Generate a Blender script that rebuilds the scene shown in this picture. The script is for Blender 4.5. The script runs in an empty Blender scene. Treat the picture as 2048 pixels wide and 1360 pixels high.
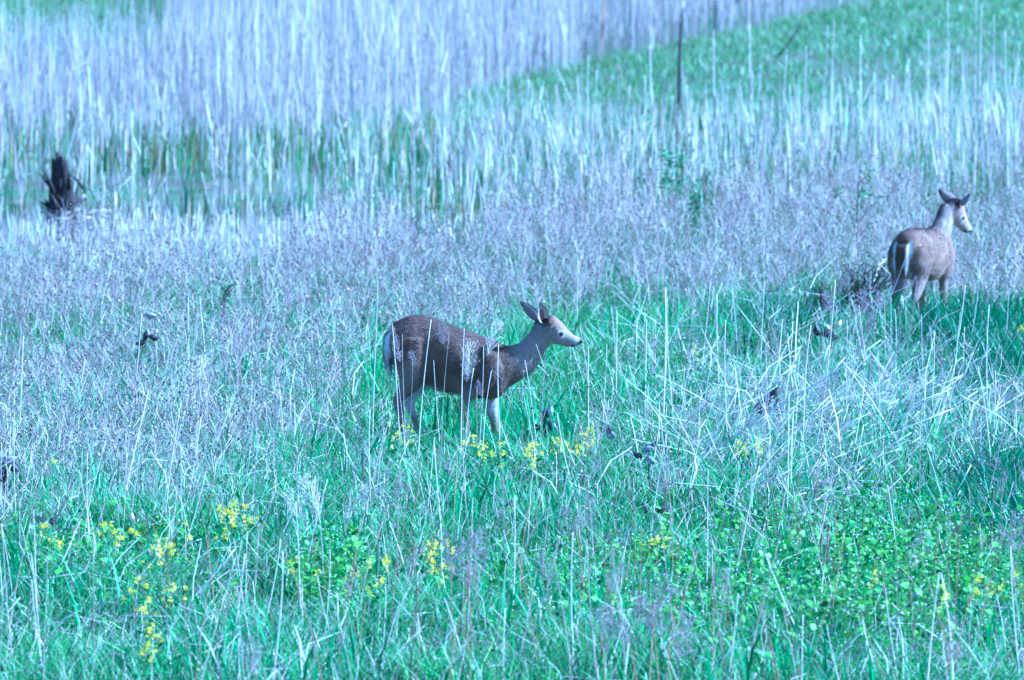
import bpy, math, random
import numpy as np
from mathutils import Vector, Matrix, noise

random.seed(11)
rng = np.random.default_rng(11)
scene = bpy.context.scene
coll = scene.collection
R = math.radians

# ------------------------------------------------------------------ camera
F = 17356.0            # focal length in pixels of a 2048 px wide frame
HC = 5.5               # camera height above the meadow
PITCH = math.atan(1280.0 / F)
cam_d = bpy.data.cameras.new('camera')
cam_d.sensor_width = 36.0
cam_d.lens = F / 2048.0 * 36.0
cam_d.clip_start = 1.0
cam_d.clip_end = 6000.0
cam_d.dof.use_dof = True
cam_d.dof.focus_distance = 59.5
cam_d.dof.aperture_fstop = 5.4
cam = bpy.data.objects.new('camera', cam_d)
coll.objects.link(cam)
cam.location = (0, 0, HC)
cam.rotation_euler = (math.pi / 2 - PITCH, 0, 0)
scene.camera = cam

# ------------------------------------------------------------------ sky, sun, exposure
SUN_FROM = Vector((1.0, 0.05, 0.72)).normalized()
SUN_EL = math.asin(SUN_FROM.z)
SUN_AZ = math.atan2(SUN_FROM.x, SUN_FROM.y)
w = bpy.data.worlds.new('World')
scene.world = w
w.use_nodes = True
nt = w.node_tree
nt.nodes.clear()
sky = nt.nodes.new('ShaderNodeTexSky')
sky.sky_type = 'NISHITA'
sky.sun_disc = False
sky.sun_elevation = SUN_EL
sky.sun_rotation = SUN_AZ
bg = nt.nodes.new('ShaderNodeBackground')
bg.inputs['Strength'].default_value = 0.085
wo = nt.nodes.new('ShaderNodeOutputWorld')
nt.links.new(sky.outputs[0], bg.inputs[0])
nt.links.new(bg.outputs[0], wo.inputs[0])
sun_d = bpy.data.lights.new('sun', 'SUN')
sun_d.energy = 5.0
sun_d.angle = R(0.53)
sun_d.color = (1.0, 0.96, 0.9)
sun = bpy.data.objects.new('sun', sun_d)
coll.objects.link(sun)
sun.rotation_euler = SUN_FROM.to_track_quat('Z', 'Y').to_euler()
sun.location = (40, 40, 40)
vs = scene.view_settings
vs.view_transform = 'Standard'
vs.look = 'None'
vs.gamma = 1.0
vs.use_curve_mapping = False
vs.exposure = 1.9
# the photograph was taken with the camera's white balance on an indoor setting
vs.use_white_balance = True
vs.white_balance_temperature = 3570
vs.white_balance_tint = 6
scene.cycles.use_denoising = True
scene.cycles.max_bounces = 6
scene.cycles.transparent_max_bounces = 4


# ------------------------------------------------------------------ ground shape and pixel helpers
def sstep(x, a, b):
    t = np.clip((np.asarray(x, float) - a) / (b - a), 0, 1)
    return t * t * (3 - 2 * t)


def hz(x, y):
    x = np.asarray(x, float)
    y = np.asarray(y, float)
    h = 0.035 * np.sin(x * 0.9 + 0.3 * y) + 0.03 * np.sin(y * 0.55 - 0.8 * x + 1.0) + 0.02 * np.sin(2.3 * x + 1.7 * y)
    h = h * (1 - sstep(y, 100, 110))
    h = h + 0.8 * sstep(y, 106, 124) * sstep(x, -1.0, 7.0)
    dip = np.exp(-((x + 4.6) / 3.6) ** 4 - ((y - 93.5) / 4.0) ** 4)
    return h - 0.30 * dip


CS, SN = math.cos(PITCH), math.sin(PITCH)


def project(x, y, z):
    y = np.asarray(y, float)
    zz = np.asarray(z, float) - HC
    f = y * CS - zz * SN
    up = y * SN + zz * CS
    return 1024 + F * np.asarray(x, float) / f, 680 - F * up / f


def ground_at(u, v):
    """the point of the meadow seen at pixel (u, v)"""
    dx, dv = (u - 1024) / F, (680 - v) / F
    d = Vector((dx, CS + dv * SN, -SN + dv * CS))
    t = -HC / d.z
    for _ in range(12):
        p = d * t
        t += ((HC + p.z) - float(hz(p.x, p.y))) / -d.z
    p = d * t
    return Vector((p.x, p.y, float(hz(p.x, p.y))))


def pscale(p):
    return F / (p.y * CS + (HC - p.z) * SN)


def scatter(n, d0, d1, margin=1.2, power=1.0):
    """n points over the strip of meadow between two distances, a bit wider than the view"""
    # even per square metre: probability grows with the width of the strip
    m = int(n)
    y = d0 + (d1 - d0) * rng.random(m * 3) ** power
    hw = y * 1024 / F + margin
    keep = rng.random(m * 3) < hw / hw.max()
    y = y[keep][:m]
    hw = hw[keep][:m]
    x = (rng.random(len(y)) * 2 - 1) * hw
    return x, y


def lerp_line(u, pts):
    p = np.array(pts, float)
    return np.interp(u, p[:, 0], p[:, 1])


# ------------------------------------------------------------------ object helpers
def tag(o, label=None, cat=None, group=None, kind=None):
    if label: o['label'] = label
    if cat: o['category'] = cat
    if group: o['group'] = group
    if kind: o['kind'] = kind
    return o


def link(name, me, parent=None):
    o = bpy.data.objects.new(name, me)
    coll.objects.link(o)
    if parent: o.parent = parent
    return o


def empty(name, loc, rz=0.0):
    o = bpy.data.objects.new(name, None)
    o.empty_display_size = 0.1
    coll.objects.link(o)
    o.location = loc
    o.rotation_euler = (0, 0, rz)
    return o


def mesh_np(name, V, T, C=None, mat=None, smooth=False):
    V = np.ascontiguousarray(V, np.float32).reshape(-1, 3)
    T = np.ascontiguousarray(T, np.int32).reshape(-1, 3)
    me = bpy.data.meshes.new(name)
    me.vertices.add(len(V))
    me.vertices.foreach_set('co', V.ravel())
    me.loops.add(len(T) * 3)
    me.loops.foreach_set('vertex_index', T.ravel())
    me.polygons.add(len(T))
    me.polygons.foreach_set('loop_start', np.arange(0, len(T) * 3, 3, dtype=np.int32))
    if smooth:
        me.polygons.foreach_set('use_smooth', np.ones(len(T), bool))
    if C is not None:
        at = me.color_attributes.new('tone', 'FLOAT_COLOR', 'POINT')
        c4 = np.ones((len(V), 4), np.float32)
        c4[:, :3] = np.asarray(C, np.float32).reshape(-1, 3)
        at.data.foreach_set('color', c4.ravel())
    me.update(calc_edges=True)
    if mat: me.materials.append(mat)
    return me


class Pile:
    """collects many small pieces for one mesh"""
    def __init__(s): s.V, s.T, s.C, s.n = [], [], [], 0

    def add(s, V, T, C):
        V = np.asarray(V, np.float32).reshape(-1, 3)
        s.V.append(V)
        s.T.append(np.asarray(T, np.int64).reshape(-1, 3) + s.n)
        C = np.asarray(C, np.float32)
        if C.ndim == 1: C = np.tile(C, (len(V), 1))
        s.C.append(C.reshape(-1, 3))
        s.n += len(V)

    def ribbons(s, P, W, side, col):
        """P (N,K,3) centre lines, W (N,K) widths, side (N,3), col (N,3) or (N,K,3)"""
        N, K, _ = P.shape
        if N == 0: return
        off = side[:, None, :] * (W * 0.5)[:, :, None]
        V = np.stack([P - off, P + off], 2)            # N,K,2,3
        b = (np.arange(N) * K * 2)[:, None, None]
        k = (np.arange(K - 1) * 2)[None, :, None]
        q = np.concatenate([b + k + np.array([0, 1, 3]), b + k + np.array([0, 3, 2])], 1)
        col = np.asarray(col, np.float32)
        if col.ndim == 2: col = np.repeat(col[:, None, :], K, 1)
        s.add(V, q, np.repeat(col[:, :, None, :], 2, 2))

    def solids(s, c, r, col, squash=1.0):
        """small octahedra: c (N,3), r (N,), col (N,3)"""
        N = len(c)
        if N == 0: return
        o = np.array([[1, 0, 0], [-1, 0, 0], [0, 1, 0], [0, -1, 0], [0, 0, 1], [0, 0, -1]], float)
        o[:, 2] *= squash
        V = c[:, None, :] + o[None] * r[:, None, None]
        t = np.array([[0, 2, 4], [2, 1, 4], [1, 3, 4], [3, 0, 4], [2, 0, 5], [1, 2, 5], [3, 1, 5], [0, 3, 5]])
        T = (np.arange(N) * 6)[:, None, None] + t[None]
        s.add(V, T, np.repeat(np.asarray(col)[:, None, :], 6, 1))

    def mesh(s, name, mat, smooth=False):
        return mesh_np(name, np.concatenate(s.V), np.concatenate(s.T), np.concatenate(s.C), mat, smooth)


def rand_side(n, tilt=0.15):
    a = rng.random(n) * math.tau
    v = np.stack([np.cos(a), np.sin(a), rng.normal(0, tilt, n)], 1)
    return v / np.linalg.norm(v, axis=1, keepdims=True)


def tone(n, base, var=0.15, hue=0.06):
    b = np.array(base, float)[None]
    f = np.exp(rng.normal(0, var, (n, 1)))
    return np.clip(b * f * np.exp(rng.normal(0, hue, (n, 3))), 0.002, 0.95)


def mix_tone(n, bases, weights, var=0.15, hue=0.06):
    b = np.array(bases, float)
    i = rng.choice(len(b), n, p=np.array(weights) / sum(weights))
    f = np.exp(rng.normal(0, var, (n, 1)))
    return np.clip(b[i] * f * np.exp(rng.normal(0, hue, (n, 3))), 0.002, 0.95)


# ------------------------------------------------------------------ materials
def leaf_mat(name, translucent=0.3, rough=0.6, spec=0.25):
    m = bpy.data.materials.new(name)
    m.use_nodes = True
    t = m.node_tree
    t.nodes.clear()
    a = t.nodes.new('ShaderNodeAttribute')
    a.attribute_name = 'tone'
    p = t.nodes.new('ShaderNodeBsdfPrincipled')
    p.inputs['Roughness'].default_value = rough
    p.inputs['Specular IOR Level'].default_value = spec
    o = t.nodes.new('ShaderNodeOutputMaterial')
    nz = t.nodes.new('ShaderNodeTexNoise')
    nz.inputs['Scale'].default_value = 35.0
    tc = t.nodes.new('ShaderNodeTexCoord')
    t.links.new(tc.outputs['Object'], nz.inputs['Vector'])
    rp = t.nodes.new('ShaderNodeMapRange')
    rp.inputs['To Min'].default_value = 0.75
    rp.inputs['To Max'].default_value = 1.25
    t.links.new(nz.outputs['Fac'], rp.inputs['Value'])
    mx = t.nodes.new('ShaderNodeVectorMath')
    mx.operation = 'SCALE'
    t.links.new(a.outputs['Color'], mx.inputs[0])
    t.links.new(rp.outputs[0], mx.inputs['Scale'])
    t.links.new(mx.outputs[0], p.inputs['Base Color'])
    if translucent > 0:
        tr = t.nodes.new('ShaderNodeBsdfTranslucent')
        t.links.new(mx.outputs[0], tr.inputs['Color'])
        ms = t.nodes.new('ShaderNodeMixShader')
        ms.inputs[0].default_value = translucent
        t.links.new(p.outputs[0], ms.inputs[1])
        t.links.new(tr.outputs[0], ms.inputs[2])
        t.links.new(ms.outputs[0], o.inputs['Surface'])
    else:
        t.links.new(p.outputs[0], o.inputs['Surface'])
    return m


def plain_mat(name, col, rough=0.7, spec=0.3, var=0.25, scale=20.0, bump=0.0, rnd=0.0, translucent=0.0):
    m = bpy.data.materials.new(name)
    m.use_nodes = True
    t = m.node_tree
    p = t.nodes['Principled BSDF']
    p.inputs['Roughness'].default_value = rough
    p.inputs['Specular IOR Level'].default_value = spec
    tc = t.nodes.new('ShaderNodeTexCoord')
    nz = t.nodes.new('ShaderNodeTexNoise')
    nz.inputs['Scale'].default_value = scale
    nz.inputs['Detail'].default_value = 5
    t.links.new(tc.outputs['Object'], nz.inputs['Vector'])
    rp = t.nodes.new('ShaderNodeMapRange')
    rp.inputs['From Min'].default_value = 0.25
    rp.inputs['From Max'].default_value = 0.75
    rp.inputs['To Min'].default_value = 1 - var
    rp.inputs['To Max'].default_value = 1 + var
    t.links.new(nz.outputs['Fac'], rp.inputs['Value'])
    sc = t.nodes.new('ShaderNodeVectorMath')
    sc.operation = 'SCALE'
    sc.inputs[0].default_value = col
    t.links.new(rp.outputs[0], sc.inputs['Scale'])
    out = sc
    if rnd > 0:
        oi = t.nodes.new('ShaderNodeObjectInfo')
        r2 = t.nodes.new('ShaderNodeMapRange')
        r2.inputs['To Min'].default_value = 1 - rnd
        r2.inputs['To Max'].default_value = 1 + rnd
        t.links.new(oi.outputs['Random'], r2.inputs['Value'])
        s2 = t.nodes.new('ShaderNodeVectorMath')
        s2.operation = 'SCALE'
        t.links.new(sc.outputs[0], s2.inputs[0])
        t.links.new(r2.outputs[0], s2.inputs['Scale'])
        out = s2
    t.links.new(out.outputs[0], p.inputs['Base Color'])
    if bump > 0:
        b = t.nodes.new('ShaderNodeBump')
        b.inputs['Strength'].default_value = bump
        b.inputs['Distance'].default_value = 0.02
        t.links.new(nz.outputs['Fac'], b.inputs['Height'])
        t.links.new(b.outputs[0], p.inputs['Normal'])
    if translucent > 0:
        o = [n for n in t.nodes if n.type == 'OUTPUT_MATERIAL'][0]
        tr = t.nodes.new('ShaderNodeBsdfTranslucent')
        t.links.new(out.outputs[0], tr.inputs['Color'])
        ms = t.nodes.new('ShaderNodeMixShader')
        ms.inputs[0].default_value = translucent
        t.links.new(p.outputs[0], ms.inputs[1])
        t.links.new(tr.outputs[0], ms.inputs[2])
        t.links.new(ms.outputs[0], o.inputs['Surface'])
    return m


M_GRASS = leaf_mat('fresh_grass', 0.35, 0.5, 0.35)
M_DRY = leaf_mat('dry_stems', 0.15, 0.7, 0.2)
M_REED = leaf_mat('dead_reed', 0.25, 0.6, 0.3)
M_LEAF = leaf_mat('broad_leaf', 0.3, 0.55, 0.2)
M_STRAW = plain_mat('bleached_straw', (0.56, 0.50, 0.41), 0.6, 0.3, 0.25, 14, 0, 0.18)
M_TAN = plain_mat('tan_straw', (0.36, 0.29, 0.22), 0.65, 0.3, 0.25, 14, 0, 0.25)
M_RUST = plain_mat('russet_stalk', (0.30, 0.15, 0.085), 0.65, 0.3, 0.3, 14, 0, 0.3)
M_PLUME = plain_mat('grey_plume', (0.25, 0.20, 0.19), 0.85, 0.1, 0.25, 60, 0, 0.2, 0.25)
M_DARK = plain_mat('weathered_dark', (0.035, 0.028, 0.03), 0.6, 0.35, 0.4, 30, 0.3)
M_PODIN = plain_mat('pod_grey', (0.26, 0.24, 0.27), 0.55, 0.4, 0.25, 30, 0.2)
M_PODPALE = plain_mat('pod_pale', (0.66, 0.52, 0.42), 0.6, 0.3, 0.25, 30)
M_YELLOW = plain_mat('yellow_petal', (0.80, 0.70, 0.02), 0.55, 0.2, 0.12, 90, 0, 0.06, 0.25)
M_GSTEM = plain_mat('green_stem', (0.12, 0.22, 0.05), 0.5, 0.3, 0.2, 30, 0, 0.1)
M_GLEAF = plain_mat('green_leaf', (0.055, 0.16, 0.035), 0.5, 0.35, 0.25, 30, 0, 0.15, 0.3)
M_BARK = plain_mat('bark', (0.035, 0.028, 0.024), 0.85, 0.15, 0.5, 25, 0.8)
M_MUD = plain_mat('wet_mud', (0.022, 0.018, 0.014), 0.45, 0.5, 0.5, 8, 0.6)

# meadow floor: brown litter with moss-green blotches
M_SOIL = bpy.data.materials.new('meadow_floor')
M_SOIL.use_nodes = True
t = M_SOIL.node_tree
p = t.nodes['Principled BSDF']
p.inputs['Roughness'].default_value = 0.9
tc = t.nodes.new('ShaderNodeTexCoord')
n1 = t.nodes.new('ShaderNodeTexNoise')
n1.inputs['Scale'].default_value = 0.8
n1.inputs['Detail'].default_value = 8
n2 = t.nodes.new('ShaderNodeTexNoise')
n2.inputs['Scale'].default_value = 14
n2.inputs['Detail'].default_value = 6
for n in (n1, n2): t.links.new(tc.outputs['Object'], n.inputs['Vector'])
c1 = t.nodes.new('ShaderNodeValToRGB')
c1.color_ramp.elements[0].position = 0.35
c1.color_ramp.elements[0].color = (0.05, 0.10, 0.025, 1)
c1.color_ramp.elements[1].position = 0.65
c1.color_ramp.elements[1].color = (0.10, 0.085, 0.05, 1)
t.links.new(n1.outputs['Fac'], c1.inputs['Fac'])
mm = t.nodes.new('ShaderNodeMapRange')
mm.inputs['To Min'].default_value = 0.5
mm.inputs['To Max'].default_value = 1.5
t.links.new(n2.outputs['Fac'], mm.inputs['Value'])
sc_ = t.nodes.new('ShaderNodeVectorMath')
sc_.operation = 'SCALE'
t.links.new(c1.outputs['Color'], sc_.inputs[0])
t.links.new(mm.outputs[0], sc_.inputs['Scale'])
t.links.new(sc_.outputs[0], p.inputs['Base Color'])
bp = t.nodes.new('ShaderNodeBump')
bp.inputs['Strength'].default_value = 0.6
bp.inputs['Distance'].default_value = 0.05
t.links.new(n2.outputs['Fac'], bp.inputs['Height'])
t.links.new(bp.outputs[0], p.inputs['Normal'])

M_WATER = bpy.data.materials.new('marsh_water')
M_WATER.use_nodes = True
t = M_WATER.node_tree
p = t.nodes['Principled BSDF']
p.inputs['Base Color'].default_value = (0.018, 0.016, 0.010, 1)
p.inputs['Roughness'].default_value = 0.08
p.inputs['IOR'].default_value = 1.33
nz = t.nodes.new('ShaderNodeTexNoise')
nz.inputs['Scale'].default_value = 3.0
tc = t.nodes.new('ShaderNodeTexCoord')
t.links.new(tc.outputs['Object'], nz.inputs['Vector'])
bp = t.nodes.new('ShaderNodeBump')
bp.inputs['Strength'].default_value = 0.15
bp.inputs['Distance'].default_value = 0.02
t.links.new(nz.outputs['Fac'], bp.inputs['Height'])
t.links.new(bp.outputs[0], p.inputs['Normal'])


# ------------------------------------------------------------------ ground and water
def axis(parts):
    out = []
    for a, b, n in parts: out += list(np.linspace(a, b, n, endpoint=False))
    return np.array(out + [parts[-1][1]])


gx = axis([(-1500, -60, 12), (-60, -14, 20), (-14, 14, 112), (14, 60, 20), (60, 1500, 12)])
gy = axis([(-200, 40, 12), (40, 150, 300), (150, 300, 40), (300, 4000, 24)])
X, Y = np.meshgrid(gx, gy)
Z = hz(X, Y)
V = np.stack([X, Y, Z], -1).reshape(-1, 3)
nx, ny = len(gx), len(gy)
i = (np.arange(ny - 1)[:, None] * nx + np.arange(nx - 1)[None]).ravel()
T = np.concatenate([np.stack([i, i + 1, i + nx + 1], 1), np.stack([i, i + nx + 1, i + nx], 1)])
ground = link('ground', mesh_np('ground', V, T, None, M_SOIL, True))
tag(ground, 'meadow floor of brown litter and moss under the grass', kind='structure')

a = np.linspace(0, math.tau, 49)[:-1]
wob = 1 + 0.05 * np.sin(3 * a) + 0.04 * np.sin(7 * a + 1)
Vw = np.concatenate([[[-4.6, 93.5, -0.13]], np.stack([-4.6 + 3.75 * wob * np.cos(a), 93.5 + 4.2 * wob * np.sin(a), 0 * a - 0.13], 1)])
Tw = [(0, 1 + k, 1 + (k + 1) % 48) for k in range(48)]
water = link('water', mesh_np('water', Vw, Tw, None, M_WATER))
tag(water, 'dark still marsh water between the reeds', kind='structure')

# ------------------------------------------------------------------ vegetation zones, as lines of ground pixels
BRUSH_BACK = [(-400, 600), (0, 590), (500, 585), (800, 535), (1000, 500), (1300, 482), (1600, 455), (2048, 430), (2500, 410)]
BRUSH_FRONT = [(-400, 1075), (0, 1065), (380, 1020), (560, 950), (690, 880), (740, 730), (1000, 690), (1300, 640), (1450, 640), (1620, 650),
               (1720, 690), (1800, 660), (1950, 650), (2048, 670), (2500, 680)]
BANK_TOP = [(-400, -60), (300, -60), (700, 330), (900, 215), (1000, 178), (1200, 128), (1400, 85), (1750, 5), (2048, -60), (2500, -150)]
BANK_FOOT = [(-400, 600), (900, 330), (1000, 330), (1400, 330), (2048, 300), (2500, 290)]


def patch(x, y, k=1.0, s=0.0):
    """slow random field, 0..1"""
    return 0.5 + 0.25 * np.sin(1.3 * k * x + 0.7 * k * y + s) + 0.25 * np.sin(-0.8 * k * x + 1.1 * k * y * 0.6 + 2.1 * s + 1.0)


# ------------------------------------------------------------------ fresh grass
DEER_A = ground_at(880, 892)
DEER_B = ground_at(1842, 663)


def grass():
    pile = Pile()
    x, y = scatter(330000, 46.5, 80.0, 0.9)
    u, v = project(x, y, hz(x, y))
    inb = (v > lerp_line(u, BRUSH_BACK)) & (v < lerp_line(u, BRUSH_FRONT))
    clump = patch(x * 3.1, y * 2.2, 1.0, 0.6)
    keep = rng.random(len(x)) < np.where(inb, 0.35, 0.35 + 0.65 * clump)
    x, y, u, v, inb, clump = (q[keep] for q in (x, y, u, v, inb, clump))
    n = len(x)
    h = (0.13 + 0.17 * rng.random(n)) * (0.75 + 0.55 * clump)
    h *= np.where(inb, 0.85, 1.0)
    near = np.minimum(np.hypot(x - DEER_A.x, (y - DEER_A.y) * 0.6), np.hypot(x - DEER_B.x, (y - DEER_B.y) * 0.6))
    h *= 0.62 + 0.38 * sstep(near, 0.5, 1.3)
    a = rng.random(n) * math.tau
    lean = h * (0.2 + 0.9 * rng.random(n) ** 1.3)
    dx, dy = lean * np.cos(a), lean * np.sin(a)
    z0 = hz(x, y)
    P = np.stack([np.stack([x, y, z0 - 0.01], 1),
                  np.stack([x + 0.3 * dx, y + 0.3 * dy, z0 + h * 0.6], 1),
                  np.stack([x + dx, y + dy, z0 + h], 1)], 1)
    wd = 0.005 + 0.005 * rng.random(n)
    W = np.stack([wd, wd, wd * 0.15], 1)
    C = mix_tone(n, [(0.078, 0.20, 0.046), (0.105, 0.265, 0.058), (0.032, 0.09, 0.028), (0.18, 0.32, 0.085), (0.46, 0.42, 0.33)],
                 [4, 3.4, 3.0, 1.8, 1.0], 0.34, 0.08)
    pile.ribbons(P, W, rand_side(n), C)
    # broad bluish blades of young iris and sedge clumps
    x, y = scatter(9000, 46.5, 74.0, 0.6)
    k = patch(x * 2.0, y * 1.4, 1.0, 2.2) > 0.62
    x, y = x[k], y[k]
    n = len(x)
    h = 0.26 + 0.2 * rng.random(n)
    a = rng.random(n) * math.tau
    lean = h * (0.1 + 0.35 * rng.random(n))
    z0 = hz(x, y)
    P = np.stack([np.stack([x, y, z0 - 0.01], 1),
                  np.stack([x + 0.3 * lean * np.cos(a), y + 0.3 * lean * np.sin(a), z0 + h * 0.6], 1),
                  np.stack([x + lean * np.cos(a), y + lean * np.sin(a), z0 + h], 1)], 1)
    wd = 0.012 + 0.008 * rng.random(n)
    pile.ribbons(P, np.stack([wd, wd, wd * 0.2], 1), rand_side(n), tone(n, (0.07, 0.22, 0.055), 0.2))
    # tall grass clumps, coloured dark to stand in for missing shade
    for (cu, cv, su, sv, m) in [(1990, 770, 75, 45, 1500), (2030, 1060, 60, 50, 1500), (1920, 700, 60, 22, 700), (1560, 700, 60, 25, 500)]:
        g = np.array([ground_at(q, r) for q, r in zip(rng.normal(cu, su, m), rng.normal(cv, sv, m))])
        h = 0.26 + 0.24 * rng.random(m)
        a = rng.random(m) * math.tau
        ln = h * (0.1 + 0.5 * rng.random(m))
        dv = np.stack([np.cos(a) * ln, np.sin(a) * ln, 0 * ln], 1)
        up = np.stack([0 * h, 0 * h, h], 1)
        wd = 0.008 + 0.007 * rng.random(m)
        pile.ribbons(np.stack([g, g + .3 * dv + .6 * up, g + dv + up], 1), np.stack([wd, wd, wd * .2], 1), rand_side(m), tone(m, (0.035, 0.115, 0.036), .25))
    # thinner sward under and behind the brush
    x, y = scatter(42000, 78.0, 98.0, 0.9)
    u, v = project(x, y, hz(x, y))
    k = v > lerp_line(u, BRUSH_BACK) - 25
    x, y = x[k], y[k]
    n = len(x)
    h = 0.15 + 0.2 * rng.random(n)
    a = rng.random(n) * math.tau
    lean = h * (0.2 + 0.8 * rng.random(n))
    z0 = hz(x, y)
    P = np.stack([np.stack([x, y, z0 - 0.01], 1), np.stack([x + lean * np.cos(a), y + lean * np.sin(a), z0 + h], 1)], 1)
    wd = 0.008 + 0.008 * rng.random(n)
    pile.ribbons(P, np.stack([wd, wd * 0.2], 1), rand_side(n), mix_tone(n, [(0.07, 0.175, 0.034), (0.045, 0.12, 0.035), (0.40, 0.36, 0.27)], [3, 2, 1.5], .25))
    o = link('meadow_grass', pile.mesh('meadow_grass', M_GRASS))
    tag(o, 'fresh green spring grass covering the meadow around the deer', 'grass', kind='stuff')


def bank_grass():
    pile = Pile()
    x, y = scatter(260000, 104.0, 190.0, 1.5)
    u, v = project(x, y, hz(x, y))
    k = ((v < lerp_line(u, BANK_FOOT)) & (v > lerp_line(u, BANK_TOP) - 6) & (u > 820)) | ((u < 420) & (v < 110)) | ((u > 1500) & (y > 150))
    x, y = x[k], y[k]
    n = len(x)
    cl = patch(x * 2.6, y * 0.9, 1.0, 4.0)
    h = (0.05 + 0.07 * rng.random(n)) * (0.6 + 0.9 * cl)
    a = rng.random(n) * math.tau
    lean = h * (0.3 + 0.7 * rng.random(n))
    z0 = hz(x, y)
    P = np.stack([np.stack([x, y, z0 - 0.01], 1),
                  np.stack([x + lean * np.cos(a), y + lean * np.sin(a), z0 + h], 1)], 1)
    wd = 0.010 + 0.014 * rng.random(n)
    C = mix_tone(n, [(0.115, 0.205, 0.058), (0.145, 0.245, 0.07), (0.08, 0.155, 0.048), (0.28, 0.30, 0.17)], [4, 3, 2, 1.3], 0.14, 0.08)
    pile.ribbons(P, np.stack([wd, wd * 0.3], 1), rand_side(n), C)
    o = link('bank_grass', pile.mesh('bank_grass', M_GRASS))
    tag(o, 'short green turf covering the bank behind the reeds', 'grass', kind='stuff')


grass()
bank_grass()


# ------------------------------------------------------------------ dead twiggy brush
def brush():
    pile = Pile()
    x, y = scatter(14500, 52.0, 96.0, 1.0)
    u, v = project(x, y, hz(x, y))
    jit = rng.normal(0, 16, len(x)) + 34 * np.sin(u * 0.021 + 1) * np.sin(u * 0.0083) + 20 * np.sin(u * 0.055)
    vb, vf = lerp_line(u, BRUSH_BACK), lerp_line(u, BRUSH_FRONT)
    inb = (v > vb + jit + 26 * np.sin(u * 0.013 + 2) + rng.normal(0, 14, len(u)) - 12) & (v < vf + jit)
    front = (v > vf) & (v > 980) & (rng.random(len(x)) < 0.10)
    rmid = (u > 1150) & (v > 760) & (v < 1010) & (rng.random(len(x)) < 0.14)
    back = np.clip((v - vb) / np.maximum(vf - vb, 1), 0, 1)
    dens = np.where(u < 760, np.where(v > 720, 0.78, 1.0), 1.0) * (0.68 + 0.32 * patch(x * 1.6, y, 1.0, 1.1))
    nearA = np.hypot((x - DEER_A.x - 0.1) / 1.1, (y - DEER_A.y) / 2.2) < 1
    shadeB = (u > 1600) & (u < 1790) & (v > 610) & (v < 700) & (rng.random(len(x)) < .8)
    nearB = shadeB | (np.abs(x - DEER_B.x) < 0.40) & (y < DEER_B.y + 0.6) & (y > DEER_B.y - 6) & (rng.random(len(x)) < .85)
    keep = ((inb & (rng.random(len(x)) < dens)) | front | rmid) & ~nearA & ~nearB
    x, y, u, v, back = (q[keep] for q in (x, y, u, v, back))
    n = len(x)
    z0 = hz(x, y)
    H = (0.34 + 0.30 * rng.random(n)) * np.where(back < 0.5, 1.0, 0.9) * (0.55 + 0.85 * patch(x * 2.3, y * 1.3, 1.0, 2.9)) * np.where((u > 950) & (u < 1800), 1.2, 1.0)
    a = rng.random(n) * math.tau
    tilt = H * (0.1 + 0.5 * rng.random(n) ** 2)
    lx, ly = tilt * np.cos(a) + 0.06, tilt * np.sin(a)
    top = np.stack([x + lx, y + ly, z0 + H], 1)
    base = np.stack([x, y, z0 - 0.02], 1)
    mid = base * 0.5 + top * 0.5 + np.stack([-0.15 * lx, -0.15 * ly, 0.04 * H], 1)
    bases = [(0.30, 0.245, 0.195), (0.40, 0.335, 0.265), (0.14, 0.11, 0.09), (0.54, 0.475, 0.385)]
    Cs = mix_tone(n, bases, [3, 3, 2, 1.2], 0.15)
    wd = 0.004 + 0.003 * rng.random(n)
    pile.ribbons(np.stack([base, mid, top], 1), np.stack([wd, wd, wd * 0.6], 1), rand_side(n), Cs)
    K = 13
    idx = np.repeat(np.arange(n), K)
    f = 0.35 + 0.65 * rng.random(n * K)
    st = base[idx] * (1 - f)[:, None] + top[idx] * f[:, None]
    L = (0.09 + 0.20 * rng.random(n * K)) * (1.15 - 0.55 * f)
    a = rng.random(n * K) * math.tau
    el = R(15) + R(60) * rng.random(n * K)
    d = np.stack([np.cos(a) * np.cos(el), np.sin(a) * np.cos(el), np.sin(el)], 1)
    en = st + d * L[:, None]
    w2 = 0.0022 + 0.002 * rng.random(n * K)
    C2 = mix_tone(n * K, bases, [3, 3, 2, 1.2], 0.2)
    pile.ribbons(np.stack([st, en], 1), np.stack([w2, w2 * 0.7], 1), rand_side(n * K, 0.5), C2)
    # second order twiglets
    k2 = rng.random(n * K) < 0.6
    s2 = st[k2] * 0.4 + en[k2] * 0.6
    m = len(s2)
    a = rng.random(m) * math.tau
    el = R(10) + R(70) * rng.random(m)
    d2 = np.stack([np.cos(a) * np.cos(el), np.sin(a) * np.cos(el), np.sin(el)], 1)
    e2 = s2 + d2 * (0.05 + 0.09 * rng.random(m))[:, None]
    pile.ribbons(np.stack([s2, e2], 1), np.full((m, 2), 0.0022), rand_side(m, 0.5), C2[k2])
    # little seed heads at the tips, dark brown to grey
    tips = np.concatenate([en[rng.random(n * K) < 0.36], e2[rng.random(m) < 0.25]])
    r = 0.004 + 0.006 * rng.random(len(tips)) ** 2
    C3 = mix_tone(len(tips), [(0.075, 0.05, 0.045), (0.22, 0.17, 0.15), (0.5, 0.45, 0.4)], [4.6, 1.6, 1.2], 0.25)
    pile.solids(tips, r, C3, 1.2)
    o = link('dead_brush', pile.mesh('dead_brush', M_DRY))
    tag(o, 'thicket of dead grey twiggy weeds with tiny dark seed heads', 'brush', kind='stuff')


brush()


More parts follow.
